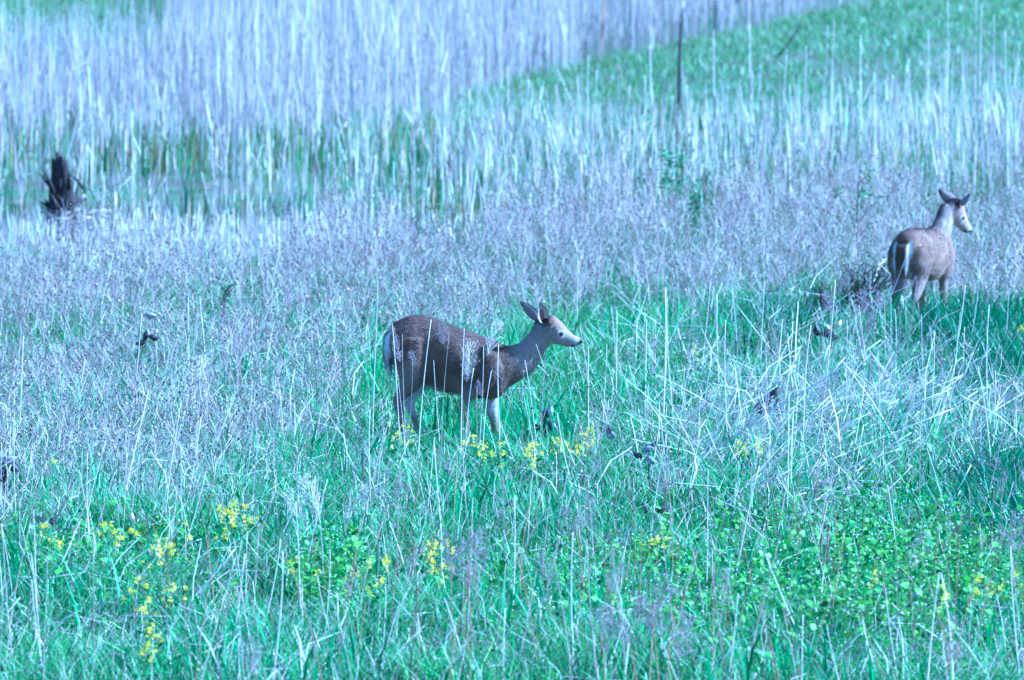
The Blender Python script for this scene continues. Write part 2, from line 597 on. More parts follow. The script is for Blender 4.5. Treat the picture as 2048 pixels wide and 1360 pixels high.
# ------------------------------------------------------------------ fallen dry straw woven through the grass
def straw_litter():
    pile = Pile()
    x, y = scatter(90000, 46.5, 82.0, 0.9)
    u, v = project(x, y, hz(x, y))
    d = 0.12 + 0.0 * u
    d = np.where((u < 800) & (v > 760) & (v < 1080), 0.55, d)
    d = np.where((u > 1240) & (v > 690) & (v < 1120), 0.15, d)
    d = np.where((u > 1330) & (v > 800 + 40 * np.sin(u * .01)) & (v < 1030 + 40 * np.sin(u * .013)), 0.62, d)
    d = np.where((v > 1180) & (u < 560), 0.45, d)
    d = np.where((v > 1290), 0.42, d)
    d = np.where((u > 1850) & (((v > 640) & (v < 840)) | ((v > 990) & (v < 1130))), 0.05, d)
    d *= 0.15 + 1.2 * patch(x * 2.4, y * 1.1, 1.0, 7.0)
    nearA = np.hypot((x - DEER_A.x - 0.1) / 1.0, (y - DEER_A.y + 1.0) / 2.6) < 1
    d = np.where(nearA, d * 0.35, d)
    k = rng.random(len(x)) < d
    x, y, u, v = x[k], y[k], u[k], v[k]
    n = len(x)
    L = (0.15 + 0.45 * rng.random(n) ** 1.5) * np.where((u > 1250) & (v < 1050), 1.45, 1.0)
    el = np.abs(rng.normal(R(32), R(24), n))
    a = np.where(rng.random(n) < 0.55, rng.normal(0.0, 0.6, n), rng.random(n) * math.tau)
    z0 = hz(x, y) + 0.02 + 0.10 * rng.random(n)
    st = np.stack([x, y, z0], 1)
    dr = np.stack([np.cos(a) * np.cos(el), np.sin(a) * np.cos(el), np.sin(el)], 1)
    md = st + dr * (L * .5)[:, None] + np.stack([rng.normal(0, .06, n) * L, rng.normal(0, .05, n) * L, 0.09 * L], 1)
    en = st + dr * L[:, None] + np.stack([0 * L, 0 * L, -0.28 * L * rng.random(n) ** 2], 1)
    wd = (0.0028 + 0.0045 * rng.random(n) ** 2) * np.where((u > 1250) & (v < 1050), 1.3, 1.0)
    C = mix_tone(n, [(0.52, 0.47, 0.39), (0.40, 0.35, 0.28), (0.20, 0.155, 0.125), (0.64, 0.59, 0.50)], [3, 2.6, 1.2, 2.0], 0.18)
    pile.ribbons(np.stack([st, md, en], 1), np.stack([wd, wd, wd * .6], 1), rand_side(n, .4), C)
    o = link('fallen_straw', pile.mesh('fallen_straw', M_DRY))
    tag(o, 'loose dry straw fallen criss-cross through the green grass', 'straw', kind='stuff')


straw_litter()


# ------------------------------------------------------------------ reeds
def reeds():
    pile = Pile()
    bases = [(0.36, 0.315, 0.265), (0.43, 0.385, 0.325), (0.27, 0.23, 0.195), (0.33, 0.28, 0.245)]

    def put(x, y, H, leaves, wmul=1.0, var=0.16, bs=bases, wt=(3, 3, 1.4, 1.6)):
        n = len(x)
        if n == 0: return
        z0 = hz(x, y)
        a = rng.random(n) * math.tau
        ln = H * np.abs(rng.normal(0, 0.045, n))
        base = np.stack([x, y, z0 - 0.03], 1)
        top = np.stack([x + ln * np.cos(a), y + ln * np.sin(a), z0 + H], 1)
        mid = 0.5 * base + 0.5 * top + np.stack([rng.normal(0, .012, n), rng.normal(0, .012, n), 0 * x], 1)
        C = mix_tone(n, bs, wt, var)
        wd = (0.007 + 0.007 * rng.random(n)) * wmul
        pile.ribbons(np.stack([base, mid, top], 1), np.stack([wd, wd, wd * 0.5], 1), rand_side(n), C)
        K = leaves
        idx = np.repeat(np.arange(n), K)
        m = n * K
        f = 0.02 + 0.6 * rng.random(m)
        st = base[idx] * (1 - f)[:, None] + top[idx] * f[:, None]
        L = H[idx] * (0.35 + 0.45 * rng.random(m)) * (1.1 - 0.5 * f)
        a = rng.random(m) * math.tau
        el = R(89) - np.abs(rng.normal(0, R(13), m))
        d = np.stack([np.cos(a) * np.cos(el), np.sin(a) * np.cos(el), np.sin(el)], 1)
        md = st + d * (L * 0.6)[:, None]
        droop = rng.random(m)
        e3 = np.where(droop < 0.72, el, -el * rng.random(m))
        d3 = np.stack([np.cos(a) * np.cos(e3), np.sin(a) * np.cos(e3), np.sin(e3)], 1)
        en = md + d3 * (L * 0.4)[:, None]
        wl = (0.008 + 0.010 * rng.random(m)) * wmul
        pile.ribbons(np.stack([st, md, en], 1), np.stack([wl, wl, wl * 0.3], 1), rand_side(m), mix_tone(m, bs, wt, var))

    # tall stand behind the water and beyond the bank
    x, y = scatter(56000, 98.0, 215.0, 1.2)
    u, v = project(x, y, hz(x, y))
    left = (v < 335 + 30 * np.sin(u * 0.017) + 22 * np.sin(u * 0.041 + 1) + rng.normal(0, 12, len(u))) & (u < lerp_line(v, [(-100, 1100), (178, 1020), (215, 930), (330, 760)]))
    far = v < lerp_line(u, BANK_TOP) - 2 + rng.normal(0, 9, len(u)) + 6 * np.sin(u * .03)
    corner = (u < 330 + 60 * rng.random(len(x))) & (v < 200)
    dens = np.where(v > 270, 0.45, 0.9)
    k = (left | (far & (u > 700))) & ~corner & (rng.random(len(x)) < dens)
    x, y, u, v = x[k], y[k], u[k], v[k]
    H = 0.9 + 1.0 * rng.random(len(x)) ** 0.8
    H *= np.where((u < 430) & (v < 330), 0.85, 1.0)
    put(x, y, H, 2, 0.85, 0.12)
    # belt of broken reeds between brush and water and in front of the bank
    x, y = scatter(18000, 84.0, 118.0, 1.2)
    u, v = project(x, y, hz(x, y))
    vb = lerp_line(u, BRUSH_BACK)
    right = (u > 880) & (v > 292) & (v < vb)
    lft = (u <= 900) & (v > 300) & (v < vb + 5)
    stub = lft & (v > 470)
    k = (right & (rng.random(len(x)) < 0.40 * (0.3 + 1.1 * patch(x * 2.2, y * 0.8, 1.0, 5.0)))) | (lft & ~stub & (rng.random(len(x)) < 0.26 * (0.3 + 1.2 * patch(x * 2.5, y, 1.0, 6.0)))) | (stub & (rng.random(len(x)) < 0.5 * (0.2 + 1.3 * patch(x * 2.8, y * .7, 1.0, 8.0))))
    x, y, u, v, stub = (q[k] for q in (x, y, u, v, stub))
    H = np.where(stub, 0.14 + 0.34 * rng.random(len(x)) ** 1.5, 0.3 + 0.8 * rng.random(len(x)) ** 1.8)
    H = np.where((u > 1850), H * 1.35, H)
    put(x, y, H, 3, 0.78, 0.2, [(0.46, 0.41, 0.335), (0.60, 0.545, 0.46), (0.33, 0.28, 0.225), (0.38, 0.315, 0.26)], (3, 2.2, 1.8, 1.8))
    # bright row of broken stalks where the reeds meet the brush
    g = np.array([ground_at(q, r) for q, r in zip(np.concatenate([rng.normal(230, 55, 45), rng.normal(370, 70, 45), rng.normal(700, 120, 50)]), rng.normal(512, 16, 140))])
    put(g[:, 0], g[:, 1], 0.20 + 0.34 * rng.random(140), 2, 1.25, 0.15, [(0.46, 0.41, 0.335), (0.62, 0.56, 0.46)], (1, 1))
    o = link('reed_bed', pile.mesh('reed_bed', M_REED))
    tag(o, 'bed of bleached dead reeds standing in the marsh', 'reeds', kind='stuff')

    # new green shoots at the foot of the reeds
    pile = Pile()
    x, y = scatter(30000, 86.0, 118.0, 1.2)
    u, v = project(x, y, hz(x, y))
    k = ((u < 900) & (v > 285) & (v < 470)) | ((u >= 900) & (v > 290) & (v < lerp_line(u, BRUSH_BACK) - 10))
    k &= rng.random(len(x)) < 0.35 + 0.65 * patch(x * 2.0, y * 1.2, 1.0, 3.3)
    k &= ~((u < 760) & (v > 365) & (v < 450) & (rng.random(len(x)) < 0.72))
    x, y, u, v = x[k], y[k], u[k], v[k]
    n = len(x)
    z0 = hz(x, y)
    h = 0.22 + 0.38 * rng.random(n)
    a = rng.random(n) * math.tau
    ln = h * 0.25 * rng.random(n)
    P = np.stack([np.stack([x, y, z0 - 0.02], 1), np.stack([x + .3 * ln * np.cos(a), y + .3 * ln * np.sin(a), z0 + .6 * h], 1),
                  np.stack([x + ln * np.cos(a), y + ln * np.sin(a), z0 + h], 1)], 1)
    wd = 0.012 + 0.012 * rng.random(n)
    C = mix_tone(n, [(0.08, 0.16, 0.05), (0.11, 0.19, 0.055), (0.05, 0.14, 0.055), (0.26, 0.20, 0.09)], [3, 3, 2, 2], 0.2)
    pile.ribbons(P, np.stack([wd, wd, wd * 0.2], 1), rand_side(n), C)
    o = link('green_reed_shoots', pile.mesh('green_reed_shoots', M_GRASS))
    tag(o, 'young green reed shoots rising between the dead reeds', 'reeds', kind='stuff')


reeds()


# ------------------------------------------------------------------ leafy ground cover with small white blossoms
def ground_cover():
    pile = Pile()
    blo = Pile()

    def area(n, ucv, su, sv, h0, h1):
        u = rng.normal(ucv[0], su, n)
        v = rng.normal(ucv[1], sv, n)
        d = np.array([ground_at(a, b) for a, b in zip(u, v)])
        return d[:, 0], d[:, 1], d[:, 2], h0 + (h1 - h0) * rng.random(n)

    specs = [(2000, (1560, 1235), 230, 55, .10, .38), (2000, (1820, 1215), 130, 70, .12, .42), (800, (1200, 1250), 120, 45, .08, .28),
             (650, (200, 1185), 100, 45, .08, .32), (420, (665, 1215), 45, 30, .10, .40), (300, (1480, 1010), 60, 25, .05, .2), (300, (380, 1150), 90, 30, .06, .28)]
    for sp in specs:
        x, y, z, h = area(*sp)
        n = len(x)
        K = 6
        for _ in range(K):
            a = rng.random(n) * math.tau
            L = 0.018 + 0.040 * rng.random(n) ** 1.8
            el = rng.normal(R(25), R(42), n)
            d = np.stack([np.cos(a) * np.cos(el), np.sin(a) * np.cos(el), np.sin(el)], 1)
            hh = h * (0.2 + 0.85 * rng.random(n))
            st = np.stack([x, y, z + hh], 1) + d * 0.015
            md = st + d * (L * 0.45)[:, None]
            en = st + d * L[:, None] + np.stack([0 * L, 0 * L, -0.25 * L], 1)
            sd = np.stack([-np.sin(a), np.cos(a), rng.normal(0, .25, n)], 1)
            C = mix_tone(n, [(0.13, 0.27, 0.034), (0.19, 0.35, 0.048), (0.055, 0.14, 0.026)], [3, 2.2, 2.2], 0.26)
            pile.ribbons(np.stack([st, md, en], 1), np.stack([L * .55, L * .95, L * .12], 1), sd, C)
        base = np.stack([x, y, z - 0.01], 1)
        top = np.stack([x, y, z + h], 1)
        pile.ribbons(np.stack([base, top], 1), np.full((n, 2), 0.004), rand_side(n), tone(n, (0.10, 0.22, 0.05)))
        k = rng.random(n) < 0.30
        c = top[k] + np.stack([rng.normal(0, .01, k.sum()), rng.normal(0, .01, k.sum()), 0.012 + 0 * x[k]], 1)
        blo.solids(c, 0.004 + 0.006 * rng.random(k.sum()), tone(k.sum(), (0.72, 0.74, 0.70), 0.06, 0.02), 0.5)
    o = link('leafy_ground_cover', pile.mesh('leafy_ground_cover', M_LEAF))
    tag(o, 'bright green broad-leaved ground cover spreading through the grass', 'ground cover', kind='stuff')
    o = link('white_blossoms', blo.mesh('white_blossoms', M_LEAF))
    tag(o, 'tiny white blossoms dotted over the leafy ground cover', 'flowers', kind='stuff')


ground_cover()


# ------------------------------------------------------------------ deer
def ring_loft(V, T, rings, n=20):
    """rings: list of (centre, U, V) in 3D; closed at both ends"""
    s = len(V)
    for c, a, b in rings:
        for k in range(n):
            t_ = math.tau * k / n
            V.append(c + a * math.cos(t_) + b * math.sin(t_))
    for r in range(len(rings) - 1):
        for k in range(n):
            i0, i1 = s + r * n + k, s + r * n + (k + 1) % n
            T.append((i0, i1, i1 + n)); T.append((i0, i1 + n, i0 + n))
    V.append(rings[0][0].copy()); V.append(rings[-1][0].copy())
    e = s + (len(rings) - 1) * n
    for k in range(n):
        T.append((len(V) - 2, s + (k + 1) % n, s + k))
        T.append((len(V) - 1, e + k, e + (k + 1) % n))


def resample(rings, per=4):
    """Catmull-Rom through rings (tuples of vectors)"""
    out = []
    m = len(rings)
    for i in range(m - 1):
        p0, p1, p2, p3 = rings[max(i - 1, 0)], rings[i], rings[i + 1], rings[min(i + 2, m - 1)]
        for k in range(per):
            t_ = k / per
            out.append(tuple(0.5 * ((2 * b) + (c - a) * t_ + (2 * a - 5 * b + 4 * c - d) * t_ ** 2 + (3 * b - a - 3 * c + d) * t_ ** 3)
                             for a, b, c, d in zip(p0, p1, p2, p3)))
    out.append(rings[-1])
    return out


SA = 272.0


def PA(px, py, y=0.0):
    return Vector(((px - 880) / SA, y, (892 - py) / SA))


# head profile taken in its own frame: a forwards along the skull, b upwards
HEAD_PX = [((1078, 640), (1094, 690), .048), ((1086, 631), (1099, 689), .056), ((1098, 626.5), (1107, 687), .062), ((1110, 630), (1113, 687.5), .066),
           ((1120, 637), (1119, 688), .063), ((1130, 647), (1127, 689.5), .050), ((1143, 660.5), (1136, 691), .040), ((1153, 668.5), (1145, 692), .034),
           ((1160, 672.5), (1151, 692), .031), ((1165, 676), (1156, 690), .026), ((1168, 680), (1162, 687), .015)]
H0 = Vector((1090, 660))
HD = Vector((74, 27)).normalized()
HU = Vector((HD.y, -HD.x))


def head_local(px):
    q = Vector(px) - H0
    return q.dot(HD) / SA, q.dot(HU) / SA


def leg_rings(pts):
    out = []
    for k, (c, rf, rl) in enumerate(pts):
        a = pts[max(k - 1, 0)][0]
        b = pts[min(k + 1, len(pts) - 1)][0]
        tan = (b - a).normalized()
        side = Vector((0, 1, 0))
        fwd = side.cross(tan).normalized()
        out.append((c, side * rl, fwd * rf))
    return resample(out, 3)


def ear_mesh(base, tip, face, width, cup):
    """leaf-shaped cupped ear with thickness; face = way the opening looks"""
    ax = tip - base
    L = ax.length
    ax.normalize()
    nrm = (face - ax * face.dot(ax)).normalized()
    sd = ax.cross(nrm).normalized()
    V, T, C = [], [], []
    NK, NW = 12, 9
    for layer in (0, 1):
        for i in range(NK + 1):
            t_ = i / NK
            prof = (math.sin(math.pi * min(1, t_ * 0.93 + 0.07) ** 0.82) ** 0.75) * (1 - 0.15 * t_) if t_ < 1 else 0.02
            wd = width * 0.5 * max(prof, 0.28 * (1 - t_))
            for j in range(NW):
                s_ = -1 + 2 * j / (NW - 1)
                depth = cup * (1 - s_ * s_) * (1 - 0.55 * t_)
                q = base + ax * (L * t_) + sd * (wd * s_) - nrm * (depth + (0.004 if layer else 0.0) * (1 - abs(s_) ** 3))
                V.append(q)
                if layer == 0:
                    edge = abs(s_) > 0.72 or t_ > 0.9
                    C.append((0.40, 0.34, 0.31) if edge else ((0.20, 0.085, 0.085) if t_ < 0.6 and abs(s_) < .5 else (0.40, 0.33, 0.31)))
                else:
                    C.append((0.19, 0.15, 0.13) if t_ < 0.8 else (0.07, 0.055, 0.05))
    for layer in (0, 1):
        o = layer * (NK + 1) * NW
        for i in range(NK):
            for j in range(NW - 1):
                a_, b_, c_, d_ = o + i * NW + j, o + i * NW + j + 1, o + (i + 1) * NW + j + 1, o + (i + 1) * NW + j
                T += [(a_, b_, c_), (a_, c_, d_)] if layer else [(a_, c_, b_), (a_, d_, c_)]
    o = (NK + 1) * NW
    for i in range(NK):
        for j in (0, NW - 1):
            a_, d_ = i * NW + j, (i + 1) * NW + j
            T += [(a_, d_, d_ + o), (a_, d_ + o, a_ + o)]
    return V, T, C


M_COAT = leaf_mat('deer_coat', 0.0, 0.9, 0.05)
t = M_COAT.node_tree
pb = [n for n in t.nodes if n.type == 'BSDF_PRINCIPLED'][0]
nzn = [n for n in t.nodes if n.type == 'TEX_NOISE'][0]
mp = t.nodes.new('ShaderNodeMapping')
mp.inputs['Scale'].default_value = (1.2, 3.0, 3.0)
tcn = [n for n in t.nodes if n.type == 'TEX_COORD'][0]
t.links.new(tcn.outputs['Object'], mp.inputs['Vector'])
t.links.new(mp.outputs[0], nzn.inputs['Vector'])
nzn.inputs['Scale'].default_value = 40
nzn.inputs['Detail'].default_value = 6
bpn = t.nodes.new('ShaderNodeBump')
bpn.inputs['Strength'].default_value = 0.5
bpn.inputs['Distance'].default_value = 0.012
t.links.new(nzn.outputs['Fac'], bpn.inputs['Height'])
t.links.new(bpn.outputs[0], pb.inputs['Normal'])
pb.inputs['Sheen Weight'].default_value = 0.0
M_EYE = plain_mat('deer_eye', (0.012, 0.009, 0.008), 0.12, 0.6, 0.1)
M_NOSE = plain_mat('deer_nose', (0.015, 0.013, 0.014), 0.35, 0.5, 0.2, 60, 0.3)

BROWN = np.array((0.104, 0.067, 0.047))
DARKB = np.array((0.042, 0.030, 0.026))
GREY = np.array((0.29, 0.235, 0.195))
WHITE = np.array((0.60, 0.57, 0.53))
TAN = np.array((0.20, 0.135, 0.095))


def make_deer(name, loc, rz, body, neck, headM, legs, tail, ears, label):
    V, T = [], []
    ring_loft(V, T, resample(body, 4), 24)
    ring_loft(V, T, resample(neck, 4), 20)
    hr = []
    for tp, bt, wd in HEAD_PX:
        (a1, b1), (a2, b2) = head_local(tp), head_local(bt)
        c = headM @ Vector(((a1 + a2) / 2, 0, (b1 + b2) / 2))
        e = headM.to_3x3() @ Vector(((a1 - a2) / 2, 0, (b1 - b2) / 2))
        hr.append((c, headM.to_3x3() @ Vector((0, wd, 0)), e))
    ring_loft(V, T, resample(hr, 3), 20)
    for L in legs: ring_loft(V, T, leg_rings(L), 14)
    ring_loft(V, T, resample(tail, 4), 14)
    me0 = bpy.data.meshes.new('deer_rough')
    me0.from_pydata([tuple(v) for v in V], [], T)
    tmp = bpy.data.objects.new('deer_rough', me0)
    coll.objects.link(tmp)
    md = tmp.modifiers.new('r', 'REMESH')
    md.mode = 'VOXEL'
    md.voxel_size = 0.0085
    sm = tmp.modifiers.new('s', 'SMOOTH')
    sm.iterations = 5
    sm.factor = 0.5
    dg = bpy.context.evaluated_depsgraph_get()
    dg.update()
    me = bpy.data.meshes.new_from_object(tmp.evaluated_get(dg))
    bpy.data.objects.remove(tmp)
    n = len(me.vertices)
    P = np.empty(n * 3, np.float32)
    me.vertices.foreach_get('co', P)
    P = P.reshape(-1, 3).astype(float)
    Nn = np.empty(n * 3, np.float32)
    me.vertices.foreach_get('normal', Nn)
    Nn = Nn.reshape(-1, 3)
    # muscle and bone unevenness under the coat
    dsp = np.array([0.007 * noise.noise(Vector(q) * 6.5 + Vector((2, 5, 1))) + 0.0035 * noise.noise(Vector(q) * 17) for q in P])
    dsp *= sstep(P[:, 2], .3, .45) * (np.linalg.norm(P - np.array(headM.translation)[None], axis=1) > .12)
    P = P + Nn * dsp[:, None]
    me.vertices.foreach_set('co', P.astype(np.float32).ravel())
    me.update()
    # coat colours, set by position
    C = np.tile(BROWN if rz == 0 else np.array((0.160, 0.104, 0.070)), (n, 1))

    def blend(col, m):
        nonlocal C
        m = np.clip(m, 0, 1)[:, None]
        C = C * (1 - m) + col * m

    nz_ = np.array([noise.noise(Vector(q) * 9) for q in P])
    nf = np.array([noise.noise(Vector((q[0] * 22, q[1] * 60, q[2] * 60))) for q in P])
    bcx = np.array([(r[0].x, r[0].z, r[2].length) for r in body])
    order = np.argsort(bcx[:, 0])
    zc = np.interp(P[:, 0], bcx[order, 0], bcx[order, 1])
    zr = np.interp(P[:, 0], bcx[order, 0], bcx[order, 2])
    rel = (P[:, 2] - zc) / zr
    inbody = (P[:, 0] > bcx[:, 0].min()) & (P[:, 0] < bcx[:, 0].max()) & (np.abs(P[:, 1]) < 0.2)
    blend(DARKB, inbody * sstep(rel + 0.15 * nz_, 0.75, 1.05) * 0.55)
    blend(GREY, inbody * sstep(-rel + 0.2 * nz_, 0.3, 0.9) * 0.35)
    blend(WHITE, inbody * sstep(-rel + 0.1 * nz_, 0.86, 1.0) * (P[:, 0] < 0.25) * (Nn[:, 2] < -0.3) * (np.abs(P[:, 1]) < .085))
    # legs: tan, paler inside and behind
    low = sstep(-P[:, 2] + 0.02 * nz_, -0.42, -0.30)
    blend(TAN, low * np.where(P[:, 0] < 0, 0.35, 0.8))
    inner = np.where(P[:, 1] > 0, -Nn[:, 1], Nn[:, 1])
    blend(WHITE, sstep(-P[:, 2], -0.60, -0.48) * sstep(inner, 0.3, 0.8) * sstep(P[:, 2], .18, .28) * (np.abs(P[:, 1]) < .115) * (0.6 if rz == 0 else 0.0))
    # hooves
    blend(np.array((0.03, 0.027, 0.027)), sstep(-P[:, 2], -0.045, -0.03))
    # neck: greyer, white throat
    ncs = np.array([tuple(r[0]) for r in resample(neck, 4)])
    nvs = np.array([tuple(r[2]) for r in resample(neck, 4)])
    dd = np.linalg.norm(P[:, None, :] - ncs[None], axis=2)
    ni = dd.argmin(1)
    nd = dd.min(1)
    onneck = (nd < 0.17) * sstep(ni / len(ncs), 0.15, 0.5)
    upv = nvs[ni] / np.linalg.norm(nvs[ni], axis=1, keepdims=True)
    nrel = ((P - ncs[ni]) * upv).sum(1) / np.linalg.norm(nvs[ni], axis=1)
    blend(GREY * 0.85, onneck * 0.85)
    blend(DARKB, onneck * sstep(nrel, 0.7, 1.0) * 0.6)
    blend(WHITE, onneck * sstep(ni / len(ncs), 0.45, 0.9) * sstep(-nrel + 0.35 * nz_, 0.45, 1.1) * 0.55)
    # head
    inv = headM.inverted()
    Q = np.array([tuple(inv @ Vector(q)) for q in P])
    onh = (Q[:, 0] > -0.02) & (Q[:, 0] < 0.34) & (np.abs(Q[:, 1]) < 0.09) & (np.abs(Q[:, 2]) < 0.14)
    onh = onh * sstep(Q[:, 0], -0.02, 0.03) * np.clip(sstep(Q[:, 2], -.11, -.07) + sstep(Q[:, 0], .08, .12), 0, 1)
    blend(GREY * np.array((.86, .82, .78)), onh * 0.95)
    blend(BROWN * 1.5, onh * sstep(Q[:, 2] + .5 * nz_ * .1, 0.0, .05) * .45)
    blend(np.array((0.24, 0.145, 0.09)), onh * sstep(Q[:, 2], 0.055, 0.085) * sstep(-Q[:, 0], -0.17, -0.10) * 0.85)
    blend(np.array((0.27, 0.225, 0.20)), onh * sstep(Q[:, 2] + 0.18 * (Q[:, 0] - 0.15), 0.025, 0.05) * sstep(Q[:, 0], 0.12, 0.16) * 0.7)
    blend(WHITE, onh * sstep(-Q[:, 2], 0.045, 0.065) * sstep(Q[:, 2], -.105, -.085) * sstep(Q[:, 0], 0.05, 0.11) * 0.7)
    ey = np.hypot(np.hypot(Q[:, 0] - 0.125, Q[:, 2] - 0.028), 0)
    blend(WHITE, onh * (np.abs(Q[:, 1]) > 0.03) * sstep(-ey, -0.036, -0.022) * 0.3)
    blend(DARKB, onh * (np.abs(Q[:, 1]) > 0.03) * sstep(-ey, -0.021, -0.016) * 0.8)
    blend(DARKB * .6, sstep(Q[:, 2], .03, .07) * sstep(-Q[:, 0], -.03, .0) * sstep(Q[:, 0], -.16, -.11) * (np.abs(Q[:, 1]) < .09) * (Q[:, 2] < .16))  # darker over the crown and nape between the ears
    mz = sstep(Q[:, 0], 0.225, 0.24) * sstep(-Q[:, 0], -0.262, -0.25)
    blend(WHITE, onh * mz * 0.35)
    blend(np.array((0.03, 0.025, 0.025)), onh * sstep(-np.abs(Q[:, 0] - 0.240), -0.022, -0.010) * sstep(-Q[:, 2], 0.014, 0.024))
    blend(np.array((0.016, 0.014, 0.014)), onh * sstep(Q[:, 0], 0.265, 0.276))
    # rump: white fringe beside a brown tail
    tcn_ = np.array([tuple(r[0]) for r in resample(tail, 6)])
    tvs = np.array([tuple(r[1]) for r in resample(tail, 6)])
    dd = np.linalg.norm(P[:, None, :] - tcn_[None], axis=2)
    ti = dd.argmin(1)
    td = dd.min(1)
    tv = tvs[ti]
    tl = np.linalg.norm(tv, axis=1)
    lat = np.abs(((P - tcn_[ti]) * tv).sum(1) / tl) + .012 * nz_
    rear = P[:, 0] < tcn_[0, 0] + 0.06
    tt = ti / len(tcn_)
    blend(BROWN * .8, rear * (td < 0.08) * sstep(-lat, -0.06, -0.045))
    blend(WHITE * .85, rear * (P[:, 2] < tcn_[0, 2] + 0.005) * (P[:, 2] > tcn_[-1, 2] - .03) * sstep(lat, tl.max() * 0.66, tl.max() * 0.82) * sstep(-lat, -tl.max() * 1.45, -tl.max() * 1.2) * sstep(-P[:, 0], -tcn_[0, 0] - .005, -tcn_[0, 0] + .02))
    blend(WHITE, rear * sstep(tt, 0.6, 0.85) * (td < 0.07) * (0.9 if rz == 0 else 0.25))
    nl = np.array([noise.noise(Vector(q) * 4.5 + Vector((3, 1, 7))) for q in P])
    C = C * (1 + 0.07 * nf + 0.14 * nz_ + 0.25 * nl)[:, None]
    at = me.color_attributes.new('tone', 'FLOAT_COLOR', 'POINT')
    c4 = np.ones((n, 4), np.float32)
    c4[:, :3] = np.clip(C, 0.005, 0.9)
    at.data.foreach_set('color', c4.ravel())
    me.polygons.foreach_set('use_smooth', np.ones(len(me.polygons), bool))
    me.materials.clear()
    me.materials.append(M_COAT)
    me.name = 'body'
    root = empty(name, loc, rz)
    tag(root, label, 'deer')
    link('body', me, root)
    # short fur lying over the body
    k = rng.choice(n, min(17000, n), replace=False)
    k = k[(P[k, 2] > 0.25) & (Q[k, 0] < 0.06)]
    nn = Nn[k].astype(float)
    lay = np.tile(np.array((-0.8, 0, -0.6)), (len(k), 1)) + rng.normal(0, .18, (len(k), 3))
    lay -= nn * (lay * nn).sum(1, keepdims=True)
    lay /= np.linalg.norm(lay, axis=1, keepdims=True) + 1e-6
    L = 0.018 + 0.022 * rng.random(len(k))
    st = P[k] - nn * 0.002
    en = P[k] + lay * L[:, None] + nn * (0.002 + 0.010 * rng.random(len(k)) ** 2)[:, None]
    sd = np.cross(lay, nn)
    pf = Pile()
    pf.ribbons(np.stack([st, en], 1), np.stack([np.full(len(k), .0045), np.full(len(k), .001)], 1), sd, np.clip(C[k] * np.exp(rng.normal(0, .13, (len(k), 1))), .005, .9))
    link('fur', pf.mesh('fur', M_COAT), root)
    for b, tp, fc, wd, cup in ears:
        v_, t_, c_ = ear_mesh(b, tp, fc, wd, cup)
        link('ear', mesh_np('ear', [tuple(q) for q in v_], t_, c_, M_COAT, True), root)
    for sgn in (-1, 1):
        pe = Pile()
        v_, t_ = [], []
        rs = []
        for q in range(7):
            th = math.pi * q / 6
            rr = max(math.sin(th), 0.02) * 0.0115
            rs.append((headM @ Vector((0.125, sgn * (0.053 - 0.014 * math.cos(th)), 0.028)), headM.to_3x3() @ Vector((rr * 1.15, 0, 0)), headM.to_3x3() @ Vector((0, 0, rr))))
        ring_loft(v_, t_, rs, 12)
        link('eye', mesh_np('eye', [tuple(q) for q in v_], t_, None, M_EYE, True), root)
    v_, t_ = [], []
    rs = []
    for q in range(7):
        th = math.pi * q / 6
        rr = max(math.sin(th), 0.03)
        rs.append((headM @ Vector((0.282 - 0.016 * math.cos(th), 0, 0.024)), headM.to_3x3() @ Vector((0, rr * 0.022, 0)), headM.to_3x3() @ Vector((0, 0, rr * 0.017))))
    ring_loft(v_, t_, rs, 12)
    link('nose', mesh_np('nose', [tuple(q) for q in v_], t_, None, M_NOSE, True), root)
    return root


def vring(px, top, bot, wd):
    return (PA(px, (top + bot) / 2), Vector((0, wd, 0)), Vector((0, 0, (bot - top) / 2 / SA)))


def pring(tp, bt, wd):
    a_, b_ = PA(*tp), PA(*bt)
    return ((a_ + b_) / 2, Vector((0, wd, 0)), (a_ - b_) / 2)


# --- the doe walking through the grass
bodyA = [vring(776, 664, 700, .05), vring(784, 647, 722, .098), vring(800, 636, 745, .130), vring(826, 626, 764, .145), vring(858, 628, 774, .140),
         vring(892, 642, 785, .165), vring(926, 655, 791, .172), vring(958, 666, 795, .142), vring(985, 675, 797, .128), vring(1006, 686, 788, .110),
         vring(1022, 700, 770, .070)]
neckA = [pring((970, 672), (990, 790), .11), pring((1000, 684), (1012, 778), .105), pring((1022, 688), (1034, 764), .088), pring((1038, 684), (1056, 750), .074),
         pring((1051, 674), (1073, 735), .063), pring((1063, 659), (1085, 715), .057), pring((1071, 643), (1095, 695), .053), pring((1082, 633), (1103, 686), .05)]
c_, u_ = PA(*H0), None
hdv = Vector((HD.x, 0, -HD.y))
huv = Vector((HU.x, 0, -HU.y))
headA = Matrix(((hdv.x, 0, huv.x, c_.x), (0, 1, 0, 0), (hdv.z, 0, huv.z, c_.z), (0, 0, 0, 1)))


def LG(y, pts):
    return [(PA(a, b, y * yy), rf, rl) for (a, b, rf, rl, yy) in pts]


